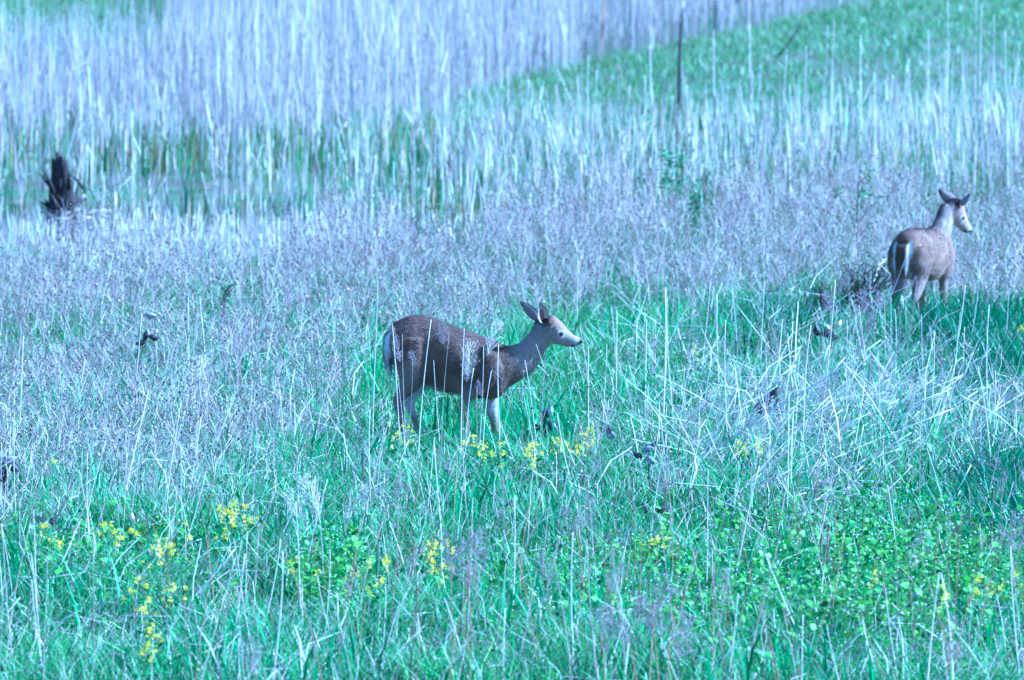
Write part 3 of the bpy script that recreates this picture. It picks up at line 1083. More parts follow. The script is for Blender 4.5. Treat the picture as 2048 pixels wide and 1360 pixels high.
legsA = [
    LG(-1, [(826, 672, .105, .05, .10), (824, 722, .122, .068, .108), (822, 757, .090, .06, .10), (810, 779, .052, .042, .09), (797, 795, .040, .032, .09),
            (798, 806, .033, .027, .09), (802, 832, .025, .022, .09), (806, 858, .023, .021, .09), (809, 874, .027, .024, .09), (812, 884, .022, .022, .09), (817, 893, .032, .026, .09)]),
    LG(1, [(834, 690, .12, .06, .08), (842, 735, .10, .06, .085), (838, 764, .072, .052, .085), (826, 789, .048, .038, .085), (819, 805, .038, .03, .085),
           (822, 818, .030, .025, .085), (829, 840, .024, .022, .085), (833, 860, .023, .021, .085), (836, 876, .026, .024, .085), (839, 885, .022, .022, .085), (844, 893, .032, .026, .085)]),
    LG(-1, [(966, 690, .06, .035, .085), (984, 730, .085, .058, .105), (964, 758, .082, .058, .105), (940, 781, .060, .047, .095), (932, 798, .044, .038, .085), (931, 818, .036, .031, .085),
            (930, 838, .033, .029, .085), (931, 850, .026, .023, .085), (932, 866, .023, .021, .085), (933, 878, .027, .024, .085), (936, 886, .022, .022, .085), (941, 893, .032, .026, .085)]),
    LG(1, [(984, 735, .09, .05, .08), (986, 770, .066, .048, .08), (985, 795, .050, .04, .08), (986, 818, .042, .034, .08), (988, 840, .037, .031, .08),
           (990, 852, .027, .024, .08), (993, 868, .024, .022, .08), (995, 879, .027, .024, .08), (998, 886, .022, .022, .08), (1003, 893, .032, .026, .08)])]
tailA = [(PA(784, 656), Vector((0, .03, 0)), Vector((.02, 0, .012))), (PA(774, 668), Vector((0, .05, 0)), Vector((.024, 0, .006))),
         (PA(773, 700), Vector((0, .062, 0)), Vector((.026, 0, 0))), (PA(776, 728), Vector((0, .048, 0)), Vector((.024, 0, -.004))),
         (PA(781, 750), Vector((0, .02, 0)), Vector((.010, 0, -.003)))]
earsA = [(PA(1091, 641, -.045), PA(1083, 601, -.13), Vector((0.45, -0.88, -0.1)), .098, .028),
         (PA(1080, 638, .045), PA(1041, 600, .09), Vector((0.25, 0.9, 0.3)), .094, .024)]
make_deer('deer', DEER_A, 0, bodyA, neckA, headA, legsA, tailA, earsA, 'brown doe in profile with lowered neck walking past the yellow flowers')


# --- the doe seen from behind, head raised and turned
def vb(x, top, bot, wd):
    return (Vector((x, 0, (top + bot) / 2)), Vector((0, wd * .92, 0)), Vector((0, 0, (top - bot) / 2)))


bodyB = [vb(-.43, .80, .66, .06), vb(-.40, .85, .60, .115), vb(-.34, .885, .53, .155), vb(-.25, .905, .48, .172), vb(-.12, .900, .45, .185),
         vb(.02, .890, .43, .200), vb(.14, .885, .42, .195), vb(.26, .885, .43, .165), vb(.35, .87, .46, .135), vb(.42, .83, .52, .10), vb(.46, .78, .58, .06)]
hb_c = Vector((.515, -.055, 1.03))
yaw, pit = R(-40), R(46)
fw = Vector((math.cos(pit) * math.cos(yaw), math.cos(pit) * math.sin(yaw), -math.sin(pit)))
lf = Vector((-math.sin(yaw), math.cos(yaw), 0))
upv_ = fw.cross(lf).normalized()
headB = Matrix(((fw.x, lf.x, upv_.x, hb_c.x), (fw.y, lf.y, upv_.y, hb_c.y), (fw.z, lf.z, upv_.z, hb_c.z), (0, 0, 0, 1)))


def nb(c, v, wd):
    return (Vector(c), Vector((0, wd * 1.14, 0)), Vector(v) * 1.05)


neckB = [nb((.26, 0, .66), (-.04, 0, .21), .125), nb((.34, 0, .72), (-.09, 0, .15), .108), nb((.40, -.005, .80), (-.10, 0, .09), .088),
         nb((.44, -.012, .88), (-.092, 0, .055), .072), nb((.468, -.02, .935), (-.082, 0.01, .035), .064), nb((.49, -.035, .995), (-.075, 0.02, .03), .058),
         nb((.51, -.05, 1.045), (-.05, 0.03, .045), .052)]


def LB(y, pts):
    return [(Vector((a, y * yy, b)), rf, rl) for (a, b, rf, rl, yy) in pts]


hind = [(-.26, .76, .115, .065, .11), (-.28, .60, .128, .078, .12), (-.29, .47, .085, .062, .10), (-.345, .37, .052, .045, .10), (-.395, .315, .042, .034, .10),
        (-.385, .265, .033, .028, .10), (-.36, .19, .026, .023, .10), (-.345, .11, .024, .022, .10), (-.34, .06, .028, .025, .10), (-.325, .03, .022, .022, .10), (-.305, .0, .032, .026, .10)]
fore = [(.30, .80, .06, .04, .10), (.32, .65, .09, .06, .125), (.29, .50, .078, .058, .115), (.28, .42, .055, .045, .098), (.28, .34, .042, .036, .095), (.285, .25, .034, .03, .092),
        (.285, .19, .027, .024, .09), (.285, .11, .023, .021, .09), (.288, .06, .027, .024, .09), (.30, .03, .022, .022, .09), (.32, .0, .032, .026, .09)]
sh = lambda L, d: [(a + d * (1 - b / .8 if b < .8 else 0), b, *r) for a, b, *r in L]
legsB = [LB(-1, sh(hind, 0.02)), LB(1, sh(hind, .10)), LB(-1, sh(fore, 0.0)), LB(1, sh(fore, -.07))]
tailB = [(Vector((-.405, 0, .80)), Vector((0, .035, 0)), Vector((.02, 0, .015))), (Vector((-.445, 0, .765)), Vector((0, .058, 0)), Vector((.026, 0, .006))),
         (Vector((-.458, 0, .65)), Vector((0, .070, 0)), Vector((.028, 0, 0))), (Vector((-.452, 0, .51)), Vector((0, .055, 0)), Vector((.026, 0, 0))),
         (Vector((-.435, 0, .38)), Vector((0, .016, 0)), Vector((.012, 0, 0)))]
HB = lambda a, c, b: headB @ Vector((a, c, b))
YB = R(90 - 25)
inv25 = Matrix.Rotation(-YB, 3, 'Z')
wv = lambda x, y, z: inv25 @ Vector((x, y, z))     # world-axes vector in the doe's own axes
e1, e2 = HB(.03, -.042, .095), HB(.025, .042, .095)
earsB = [(e1, e1 + wv(.080, -.02, .095), wv(.85, .50, -.3), .085, .024),
         (e2, e2 + wv(-.160, -.03, .135), wv(-.2, .95, .1), .115, .026)]
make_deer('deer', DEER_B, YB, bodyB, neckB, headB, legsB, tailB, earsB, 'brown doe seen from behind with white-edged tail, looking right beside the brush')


# ------------------------------------------------------------------ tall stalks that can be picked out one by one
def tube(P, Rr, n=5):
    V, T = [], []
    rings = []
    for k, c in enumerate(P):
        a = P[max(k - 1, 0)]
        b = P[min(k + 1, len(P) - 1)]
        tan = (b - a).normalized()
        s_ = tan.cross(Vector((0.31, 0.95, 0.05))).normalized()
        rings.append((c, s_ * Rr[k], tan.cross(s_) * Rr[k]))
    ring_loft(V, T, rings, n)
    return [tuple(v) for v in V], T


def stem_points(H, lx, ly, bend, seed, k=7):
    r_ = random.Random(seed)
    ph = r_.random() * 6
    return [Vector((lx * t_ ** bend + 0.008 * H * math.sin(5 * t_ + ph), ly * t_ ** bend + 0.008 * math.cos(4 * t_ + ph), H * t_)) for t_ in [q / (k - 1) for q in range(k)]]


def stalk_mesh(H, lx, ly, bend, rad, mat, seed, nodes=True):
    k = 9
    P = stem_points(H, lx, ly, bend, seed, k)
    P[0].z -= 0.03
    rr = [rad * (1 - 0.5 * q / (k - 1)) * (1.18 if nodes and q % 2 else 1.0) for q in range(k)]
    V, T = tube(P, rr)
    return mesh_np('stalk', V, T, None, mat, True), P


def leaf_strip(st, d, L, wd, droop):
    """dry curling leaf strip, thin but two-sided box section"""
    d = Vector(d).normalized()
    sd = d.cross(Vector((0, 0, 1)))
    if sd.length < 0.1: sd = Vector((1, 0, 0))
    sd.normalize()
    up = sd.cross(d)
    rings = []
    for q in range(6):
        t_ = q / 5
        c = st + d * (L * t_) + Vector((0, 0, -droop * L * t_ * t_))
        wq = wd * (0.5 + 1.2 * t_ * (1 - t_) * 2) * (1 - 0.6 * t_)
        rings.append((c, sd * wq * 0.5, up * 0.0012))
    V, T = [], []
    ring_loft(V, T, rings, 4)
    return [tuple(v) for v in V], T


def join_parts(name, parts, mat):
    V, T, n = [], [], 0
    for v, t_ in parts:
        V += v
        T += [tuple(i + n for i in f) for f in t_]
        n += len(v)
    return mesh_np(name, V, T, None, mat)


def plume_mesh(L, wd, seed, dense=70, fan=0.5, mat=None):
    """feathery seed head: branching hair-thin sprigs"""
    r_ = random.Random(seed)
    pl = Pile()
    S, E, Wd = [], [], []
    for q in range(dense):
        t_ = r_.random()
        b = Vector((0, 0, L * t_))
        a = r_.random() * math.tau
        sp = wd * (0.25 + 0.9 * math.sin(math.pi * min(t_ * .9 + .1, 1))) * (0.5 + 0.7 * r_.random())
        e = b + Vector((math.cos(a) * sp, math.sin(a) * sp * 0.8, sp * fan + 0.01))
        S.append(b); E.append(e); Wd.append((.0025, .002))
        for _ in range(3):
            f_ = 0.35 + 0.65 * r_.random()
            m_ = b.lerp(e, f_)
            S.append(m_)
            E.append(m_ + Vector((r_.gauss(0, .012), r_.gauss(0, .012), r_.gauss(.006, .012))))
            Wd.append((.0045, .002))
    n = len(S)
    P = np.array([[tuple(a_), tuple(b_)] for a_, b_ in zip(S, E)])
    pl.ribbons(P, np.array(Wd), rand_side(n, .6), np.ones((n, 3)))
    return mesh_np('seed_head', np.concatenate(pl.V), np.concatenate(pl.T), None, mat or M_PLUME)


# shared shapes
BARE = [stalk_mesh(1.0, random.gauss(0, .07), random.gauss(0, .05), random.choice([1, 1.6, 2.2]), .0050, M_STRAW, s_)[0] for s_ in range(8)]
BARE_T = [stalk_mesh(1.0, random.gauss(0, .08), random.gauss(0, .05), random.choice([1, 1.5, 2]), .0036, M_TAN, 20 + s_)[0] for s_ in range(6)]
RUST = [stalk_mesh(1.0, random.gauss(0, .09), random.gauss(0, .05), random.choice([1, 1.5, 2]), .0033, M_RUST, 40 + s_)[0] for s_ in range(6)]
PLUMES = [plume_mesh(.16, .055, s_) for s_ in range(5)]
LEAFS = []
for s_ in range(4):
    r_ = random.Random(90 + s_)
    parts = [leaf_strip(Vector((0, 0, 0.2 + .5 * r_.random())), (r_.gauss(0, 1), r_.gauss(0, 1), .7 * r_.random()), .16 + .14 * r_.random(), .012, 0.3 + .7 * r_.random()) for _ in range(1)]
    LEAFS.append(join_parts('dry_leaf', parts, M_STRAW))


def orient(o, base, tip):
    d = tip - base
    o.rotation_mode = 'QUATERNION'
    o.rotation_quaternion = d.to_track_quat('Z', 'Y')
    return d.length


def put_stalk(base, tip, meshes, name, kind, thick=1.0, leaf=False, cat='stalk'):
    me = random.choice(meshes)
    root = bpy.data.objects.new(name, me)
    coll.objects.link(root)
    root.location = base
    L = orient(root, base, tip)
    root.scale = (L * thick, L * thick, L)
    # keep stalk radius true whatever its length
    rs = thick * (0.55 + 0.45 / max(L, .3))
    root.scale = (max(L, .4) * rs, max(L, .4) * rs, L)
    label, group = stalk_label(kind, base, L, leaf)
    tag(root, label, cat, group)
    if leaf:
        lf_ = bpy.data.objects.new('dry_leaf', random.choice(LEAFS))
        coll.objects.link(lf_)
        lf_.parent = root
    return root


def tip_at(base, u2, v2, dy=0.0):
    """tip of a stalk rooted at base whose top shows at pixel (u2, v2), leaning dy metres away from us"""
    y = base.y + dy
    dv = (680 - v2) / F
    d = Vector(((u2 - 1024) / F, CS + dv * SN, -SN + dv * CS))
    d *= y / d.y
    return Vector((d.x, y, d.z + HC))


SPOTS = [(880, 950, 'in front of the walking doe'), (1170, 920, "by the black pods near the doe"), (1500, 900, 'in the tangle of leaning straw'),
         (1690, 740, "beside the far doe's shadow"), (1900, 740, 'in the grass below the far doe'), (280, 1120, 'by yellow flowers along the brush edge'),
         (290, 1300, 'by the yellow flowers in open grass'), (740, 1230, 'by the pale wispy weeds'), (960, 1400, 'under the fuzzy grey plumes'),
         (1310, 1460, 'among the low fuzzy plumes'), (1560, 1250, 'in the leafy ground cover'), (1900, 1260, 'in the ground cover with yellow flowers'),
         (1320, 1080, 'beside the ragged grey pods'), (200, 900, 'in the grey brush'), (620, 900, 'between the brush and the walking doe'), (1330, 720, 'in the open grass between the two does'),
         (1960, 980, 'in deep grass beside the straw tangle'), (1100, 600, 'in the brush behind the walking doe'), (1500, 550, 'in the brush before the far doe')]


def stalk_label(kind, base, L, leaf):
    u_, v_ = project(base.x, base.y, base.z)
    k_ = min(SPOTS, key=lambda q: (q[0] - u_) ** 2 + 2 * (q[1] - v_) ** 2)[2]
    lab = ('tall ' if L > .62 else 'short ') + kind + (' with curled leaf ' if leaf else ' ') + k_
    return lab, lab


lean_px = [(1215, 842, 1408, 690, .9), (1280, 722, 1392, 622, .9), (1604, 772, 1468, 616, 1.3), (1330, 965, 1720, 715, 1), (1405, 905, 1770, 695, 1),
           (1390, 1010, 1660, 795, 1), (1470, 1010, 1905, 812, 1), (1845, 1080, 1950, 935, 1.6), (1520, 1030, 1830, 880, 1), (1440, 960, 1740, 830, 1),
           (1350, 900, 1640, 700, .8), (1500, 985, 1800, 905, 1), (1560, 960, 1900, 770, 1), (1610, 900, 1850, 720, .9), (1380, 880, 1560, 780, .9),
           (1455, 1090, 1395, 1000, 1), (1640, 1030, 1600, 860, 1.4), (1625, 1040, 1700, 880, 1.1), (1700, 1000, 1735, 850, 1), (1250, 1100, 1225, 1030, 1.4),
           (1230, 1080, 1200, 985, 1), (1855, 1075, 1925, 985, 1.2), (1800, 900, 1985, 700, 1), (1750, 880, 1900, 745, .9), (1690, 830, 1840, 770, .9),
           (780, 985, 820, 880, 1.1), (870, 1010, 700, 960, 1), (90, 1090, 190, 960, 1.5), (10, 1080, 145, 975, 1.6), (330, 1250, 480, 1110, 1.2),
           (380, 1130, 560, 1090, .9), (260, 900, 320, 780, 1), (620, 860, 790, 790, .9), (300, 870, 250, 760, .8), (640, 930, 830, 860, .8),
           (1180, 800, 1130, 660, .8), (1050, 1010, 1110, 950, .9), (1700, 1330, 1860, 1170, 1), (1620, 1330, 1520, 1110, 1.1), (1640, 1330, 1810, 1220, .9),
           (1100, 1270, 1300, 1215, .8), (700, 1290, 930, 1190, .8), (430, 1010, 640, 900, .8), (150, 1010, 420, 850, .8), (60, 960, 250, 860, .7),
           (950, 620, 1060, 560, .9), (1010, 690, 1075, 590, .8), (1095, 640, 1250, 590, .8), (1400, 560, 1560, 480, 1), (1560, 560, 1660, 440, 1.1),
           (1490, 600, 1530, 540, 1.2), (1900, 700, 1990, 640, 1), (1830, 1000, 2010, 880, 1.2), (1900, 1040, 2030, 960, 1), (1960, 900, 2048, 800, 1)]
for (u1, v1, u2, v2, th) in lean_px:
    b = ground_at(u1, v1)
    put_stalk(b, tip_at(b, u2, v2, random.uniform(-.1, .1)), BARE, 'leaning_stalk', 'fallen pale straw stalk', th, random.random() < .3)

for k in range(64):
    u1, v1 = random.uniform(1270, 1960), random.uniform(840, 1085)
    b = ground_at(u1, v1)
    L, e_ = random.uniform(.45, 1.15), R(random.uniform(12, 48))
    sg = 1 if random.random() < .82 else -1
    put_stalk(b, b + Vector((sg * L * math.cos(e_), random.gauss(0, .15), L * math.sin(e_) + .03)), BARE, 'leaning_stalk', 'fallen pale straw stalk', random.uniform(.7, 1.15), random.random() < .35)

up_px = [(1180, 935, 1152, 695, 1.0), (1330, 900, 1325, 575, 1.2), (1345, 870, 1340, 600, .9), (1440, 850, 1420, 590, 1), (1455, 930, 1440, 640, .9), (1600, 960, 1602, 650, 1.1),
         (1625, 940, 1680, 560, 1), (1560, 900, 1572, 640, 1), (1690, 900, 1700, 640, .9), (1400, 800, 1395, 560, .8), (1290, 860, 1300, 640, .8), (1760, 950, 1765, 700, .9),
         (1240, 780, 1222, 610, .9), (1230, 840, 1245, 620, .8), (1205, 900, 1190, 690, .8), (1150, 1010, 1120, 830, 1.1), (1080, 950, 1065, 720, .9), (250, 935, 297, 625, 1.1),
         (1000, 945, 985, 690, .9), (918, 950, 930, 655, .8), (880, 930, 892, 720, .8), (838, 955, 842, 640, .8), (800, 960, 803, 650, .8), (745, 920, 760, 560, .8),
         (960, 960, 968, 740, .8), (1975, 870, 1960, 610, .9), (1915, 830, 1935, 655, 1), (1990, 1010, 1975, 730, .9), (1860, 900, 1880, 660, .9), (1150, 700, 1160, 520, .8),
         (1790, 800, 1800, 620, .9), (1745, 800, 1720, 610, .9), (1655, 760, 1660, 610, .9), (1520, 780, 1530, 560, .9), (1480, 760, 1470, 520, .9)]
for (u1, v1, u2, v2, th) in up_px:
    b = ground_at(u1, v1)
    put_stalk(b, tip_at(b, u2, v2, random.uniform(-.08, .08)), BARE, 'straw_stalk', 'upright bleached straw stalk', th, random.random() < .35)
for k in range(110):
    u1 = random.uniform(-60, 2110)
    v1 = random.uniform(900, 1460) if u1 < 900 else random.uniform(700, 1460)
    if 740 < u1 < 1190 and v1 < 985: continue
    b = ground_at(u1, v1)
    H = random.uniform(.35, .95)
    put_stalk(b, b + Vector((random.gauss(.02, .10) * H, random.gauss(0, .08), H)), BARE, 'straw_stalk', 'upright bleached straw stalk', random.uniform(.7, 1.1), random.random() < .35)
for k in range(90):
    u1 = random.uniform(-60, 2110)
    v1 = random.uniform(1080, 1470)
    b = ground_at(u1, v1)
    H = random.uniform(.4, 1.0)
    put_stalk(b, b + Vector((random.gauss(.03, .12) * H, random.gauss(0, .08), H)), BARE_T, 'weed_stalk', 'thin tan weed stalk', random.uniform(.7, 1.1))
for k in range(95):
    u1 = random.uniform(300, 2110)
    v1 = random.uniform(1180, 1480)
    b = ground_at(u1, v1)
    H = random.uniform(.35, .9)
    put_stalk(b, b + Vector((random.gauss(.05, .13) * H, random.gauss(0, .08), H)), RUST, 'russet_stalk', 'thin russet weed stalk', random.uniform(.7, 1.1))


FUZZY = ''


# plumed stalks: goldenrod and reed grass
def plumed(u1, v1, u2, v2, mesh, size, stem, label, group):
    b = ground_at(u1, v1)
    tp = tip_at(b, u2, v2)
    root = empty('plumed_stalk', b)
    if label == FUZZY:
        label, group = stalk_label('dead weed topped by a fuzzy grey plume', b, (tp - b).length, False)
    tag(root, label, 'seed stalk', group)
    s_ = bpy.data.objects.new('stem', random.choice(stem))
    coll.objects.link(s_)
    s_.parent = root
    L = orient(s_, b, tp)
    s_.scale = (.9, .9, L)
    h = bpy.data.objects.new('seed_head', mesh)
    coll.objects.link(h)
    h.parent = root
    d = (tp - b)
    h.location = d - d.normalized() * 0.10 * size
    h.rotation_mode = 'QUATERNION'
    h.rotation_quaternion = (d.normalized() + Vector((random.gauss(0, .3), random.gauss(0, .3), 0))).to_track_quat('Z', 'Y')
    h.scale = (size, size, size)


BIG = [plume_mesh(.24, .085, 60 + s_, 62, .5) for s_ in range(4)]
FAN = [plume_mesh(.30, .12, 80 + s_, 90, 1.1, M_STRAW) for s_ in range(2)]
G1 = 'plumed stalks before the walking doe'
L1 = 'tan stalk with wispy seed plume standing in front of the walking doe'
for (u1, v1, u2, v2, m_, sz) in [(808, 950, 796, 668, 0, .75), (882, 945, 886, 665, 1, .9), (815, 935, 832, 715, 2, .7), (925, 940, 935, 740, 3, .9), (812, 955, 800, 700, 4, .9),
                                 (950, 960, 965, 775, 1, .7)]:
    plumed(u1, v1, u2, v2, PLUMES[m_], sz, BARE_T, L1, G1)
for (u1, v1, u2, v2, m_) in [(925, 945, 935, 735, 0), (955, 955, 975, 690, 1)]:
    plumed(u1, v1, u2, v2, FAN[m_], .8, BARE, 'pale forked dry weed fanning out over the walking doe', 'forked weeds before the walking doe')
G2 = 'plumed stalks before the far doe'
L2 = 'grey plumed stalk in the shadow beside the doe seen from behind'
for (u1, v1, u2, v2, m_, sz) in [(1660, 770, 1662, 570, 0, 1), (1700, 760, 1690, 555, 1, 1.1), (1735, 780, 1722, 600, 2, 1.1), (1775, 770, 1760, 600, 3, 1.0), (1715, 800, 1740, 640, 4, 1.1),
                                 (1640, 790, 1655, 600, 2, .9), (1800, 800, 1822, 560, 1, .6)]:
    plumed(u1, v1, u2, v2, PLUMES[m_], sz, BARE_T, L2, G2)
G3 = 'goldenrod plumes in the foreground'
L3 = FUZZY = 'dead weed stalk topped by a fuzzy grey plume above green grass'
for (u1, v1, u2, v2, m_, sz) in [(930, 1400, 925, 1120, 0, 1.3), (900, 1380, 905, 1130, 1, 1.2), (955, 1410, 945, 1140, 2, 1.3), (1300, 1480, 1300, 1215, 3, 1.3), (1320, 1480, 1335, 1230, 0, 1.2),
                                 (1290, 1500, 1270, 1260, 1, 1.1), (1160, 1240, 1165, 1030, 2, 1.0), (1180, 1250, 1150, 1050, 3, .9), (1350, 1560, 1360, 1290, 1, 1.2), (1220, 1480, 1215, 1270, 0, 1),
                                 (820, 1160, 815, 980, 0, .8), (910, 1120, 905, 925, 2, .8), (1320, 1130, 1325, 970, 1, 1.1), (1990, 1160, 2010, 960, 3, 1.1), (2020, 1240, 2030, 1080, 1, 1.2),
                                 (1830, 1330, 1825, 1110, 2, .9), (1440, 1370, 1445, 1180, 0, .9), (1220, 1330, 1215, 1160, 3, .9), (500, 1500, 510, 1330, 1, 1), (1900, 1500, 1905, 1290, 2, 1),
                                 (1110, 1330, 1110, 1150, 1, .9), (1640, 960, 1650, 800, 1, .8), (1370, 850, 1375, 700, 2, .7), (700, 1330, 695, 1170, 3, .8)]:
    plumed(u1, v1, u2, v2, BIG[m_], sz, RUST, L3, G3)
L4, G4 = 'frosty pale wispy weed tuft behind yellow flowers', 'pale wispy weeds'
for (u1, v1, u2, v2, m_) in [(650, 1130, 640, 1010, 0), (680, 1140, 690, 1020, 1), (620, 1120, 605, 1040, 0)]:
    plumed(u1, v1, u2, v2, FAN[m_], .9, BARE, L4, G4)


# ------------------------------------------------------------------ yellow-flowered plants
def petal_head(seed):
    r_ = random.Random(seed)
    V, T = [], []
    for q in range(11):
        c = Vector((r_.gauss(0, .011), r_.gauss(0, .011), r_.gauss(0, .010)))
        nrm = Vector((r_.gauss(0, .6), r_.gauss(-.2, .6), 1)).normalized()
        a_ = nrm.orthogonal().normalized()
        b_ = nrm.cross(a_)
        for k in range(4):
            t_ = k * math.pi / 2 + .3 * q
            d = a_ * math.cos(t_) + b_ * math.sin(t_)
            e = a_ * -math.sin(t_) + b_ * math.cos(t_)
            i = len(V)
            V += [c - nrm * .002, c + d * .006 + e * .0045 + nrm * .001, c + d * .0095 + nrm * .002, c + d * .006 - e * .0045 + nrm * .001]
            T += [(i, i + 1, i + 2), (i, i + 2, i + 3)]
    return mesh_np('flower_head', [tuple(v) for v in V], T, None, M_YELLOW)


HEADS = [petal_head(s_) for s_ in range(5)]


def leafy(n, H, seed, mat, spread=.10, size=.06):
    r_ = random.Random(seed)
    V, T = [], []
    for q in range(n):
        a_ = r_.random() * math.tau
        z = H * r_.random() ** 1.2
        rr = spread * r_.random()
        st = Vector((math.cos(a_) * rr, math.sin(a_) * rr, z))
        d = Vector((math.cos(a_), math.sin(a_), r_.gauss(.4, .4))).normalized()
        sd = Vector((-math.sin(a_), math.cos(a_), r_.gauss(0, .2)))
        L = size * (.6 + .8 * r_.random())
        up = d.cross(sd) * .006
        i = len(V)
        V += [st, st + d * L * .45 + sd * L * .3 - up, st + d * L - Vector((0, 0, .2 * L)), st + d * L * .45 - sd * L * .3 - up, st + d * L * .5 + up]
        T += [(i, i + 1, i + 4), (i + 1, i + 2, i + 4), (i + 2, i + 3, i + 4), (i + 3, i, i + 4)]
    return mesh_np('foliage', [tuple(v) for v in V], T, None, mat)


FOL = [leafy(34, .26, s_, M_GLEAF) for s_ in range(4)]
GST = [stalk_mesh(1.0, .02, .02, 1.5, .0035, M_GSTEM, 70 + s_, False)[0] for s_ in range(3)]


def yellow_plant(u, v, nheads, spread, label, group, H=0.36):
    """plant whose flowers show around pixel (u, v)"""
    b = ground_at(u, v + H * 300)
    b = ground_at(u, v + H * pscale(b))
    root = empty('yellow_flower_plant', b)
    tag(root, label, 'wildflower', group)
    f_ = bpy.data.objects.new('foliage', random.choice(FOL))
    coll.objects.link(f_)
    f_.parent = root
    f_.rotation_euler = (0, 0, random.random() * 6)
    nst = max(2, nheads // 3)
    tops = []
    for q in range(nst):
        a_ = random.random() * math.tau
        rr = spread * math.sqrt(random.random())
        tp = Vector((rr * math.cos(a_), rr * .8 * math.sin(a_), H * random.uniform(.82, 1.12)))
        s_ = bpy.data.objects.new('stem', random.choice(GST))
        coll.objects.link(s_)
        s_.parent = root
        L = orient(s_, Vector((0, 0, 0)), tp)
        s_.scale = (1, 1, L)
        tops.append(tp)
    for q in range(int(nheads * 1.5)):
        tp = tops[q % nst]
        h = bpy.data.objects.new('flower_head', random.choice(HEADS))
        coll.objects.link(h)
        h.parent = root
        h.location = tp + (Vector((random.gauss(0, .033), random.gauss(0, .033), -random.random() * .10)) if q >= nst else Vector((0, 0, 0)))
        h.rotation_euler = (random.gauss(0, .3), random.gauss(0, .3), random.random() * 6)
        k_ = random.uniform(.5, .9)
        h.scale = (k_, k_, k_ * 1.1)


YL = 'wild plant with clustered yellow flowers among the '
flowers = [
    # left, at the edge of the brush
    ((225, 1035), 9, .07, 'a'), ((255, 1060), 6, .06, 'a'), ((330, 1075), 9, .06, 'a'), ((300, 1095), 6, .07, 'a'), ((470, 1008), 10, .07, 'a'), ((500, 1020), 8, .06, 'a'),
    ((430, 1020), 4, .05, 'a'), ((455, 1050), 5, .08, 'a'), ((105, 1060), 6, .05, 'a'), ((12, 1030), 5, .06, 'a'), ((375, 1048), 2, .03, 'a'),
    ((276, 1165), 6, .05, 'b'), ((345, 1165), 7, .05, 'b'), ((298, 1215), 7, .04, 'b'), ((292, 1250), 7, .05, 'b'), ((296, 1305), 4, .03, 'b'),
    ((108, 926), 2, .02, 'c'),
    ((605, 1115), 5, .04, 'd'), ((650, 1122), 6, .05, 'd'), ((722, 1140), 5, .06, 'd'), ((780, 1108), 5, .05, 'd'), ((870, 1080), 8, .06, 'd'), ((905, 1090), 7, .05, 'd'), ((850, 1110), 6, .06, 'd'),
    ((765, 1160), 4, .05, 'd'), ((885, 1120), 5, .06, 'd'),
    ((1075, 890), 10, .06, 'e'), ((1120, 868), 11, .07, 'e'), ((1190, 864), 12, .07, 'e'), ((1150, 882), 8, .07, 'e'), ((1060, 915), 5, .04, 'e'), ((960, 875), 7, .07, 'e'),
    ((940, 870), 4, .05, 'e'), ((800, 862), 4, .04, 'e'), ((828, 872), 2, .03, 'e'), ((1000, 885), 4, .06, 'e'), ((784, 858), 3, .03, 'e'),
    ((1480, 880), 8, .05, 'f'), ((1512, 885), 6, .05, 'f'), ((1310, 1080), 6, .06, 'f'), ((1390, 695), 4, .04, 'f'),
    ((1740, 1160), 3, .03, 'g'), ((1890, 1185), 6, .05, 'g'), ((1950, 1160), 7, .06, 'g'), ((1985, 1165), 4, .05, 'g'), ((2040, 1140), 5, .06, 'g'), ((2042, 662), 4, .04, 'h')]
FL = {'a': ('yellow-flowered wild plant growing along the front edge of the grey brush', 'yellow plants along the brush edge'),
      'b': ('yellow-flowered wild plant in open green grass below the brush edge', 'yellow plants in the open grass'),
      'c': ('lone tiny yellow flower sprig deep in the grey brush', None),
      'd': ('yellow-flowered wild plant in front of the pale wispy weeds', 'yellow plants by the wispy weeds'),
      'e': ('yellow-flowered wild plant at the feet of the walking doe', 'yellow plants at the walking doe'),
      'f': ('yellow-flowered wild plant standing among the leaning straw stalks', 'yellow plants among the straw'),
      'g': ('yellow-flowered wild plant within the leafy green ground cover', 'yellow plants in the ground cover'),
      'h': ('small yellow flower plant in the grass below the far doe', None)}
def size_word(nh):
    return 'bushy ' if nh >= 8 else ('sparse ' if nh <= 4 else '')


for (uv, nh, sp, key) in flowers:
    lab, grp = FL[key]
    yellow_plant(uv[0], uv[1], nh, sp, size_word(nh) + lab, grp and size_word(nh) + grp, .36)


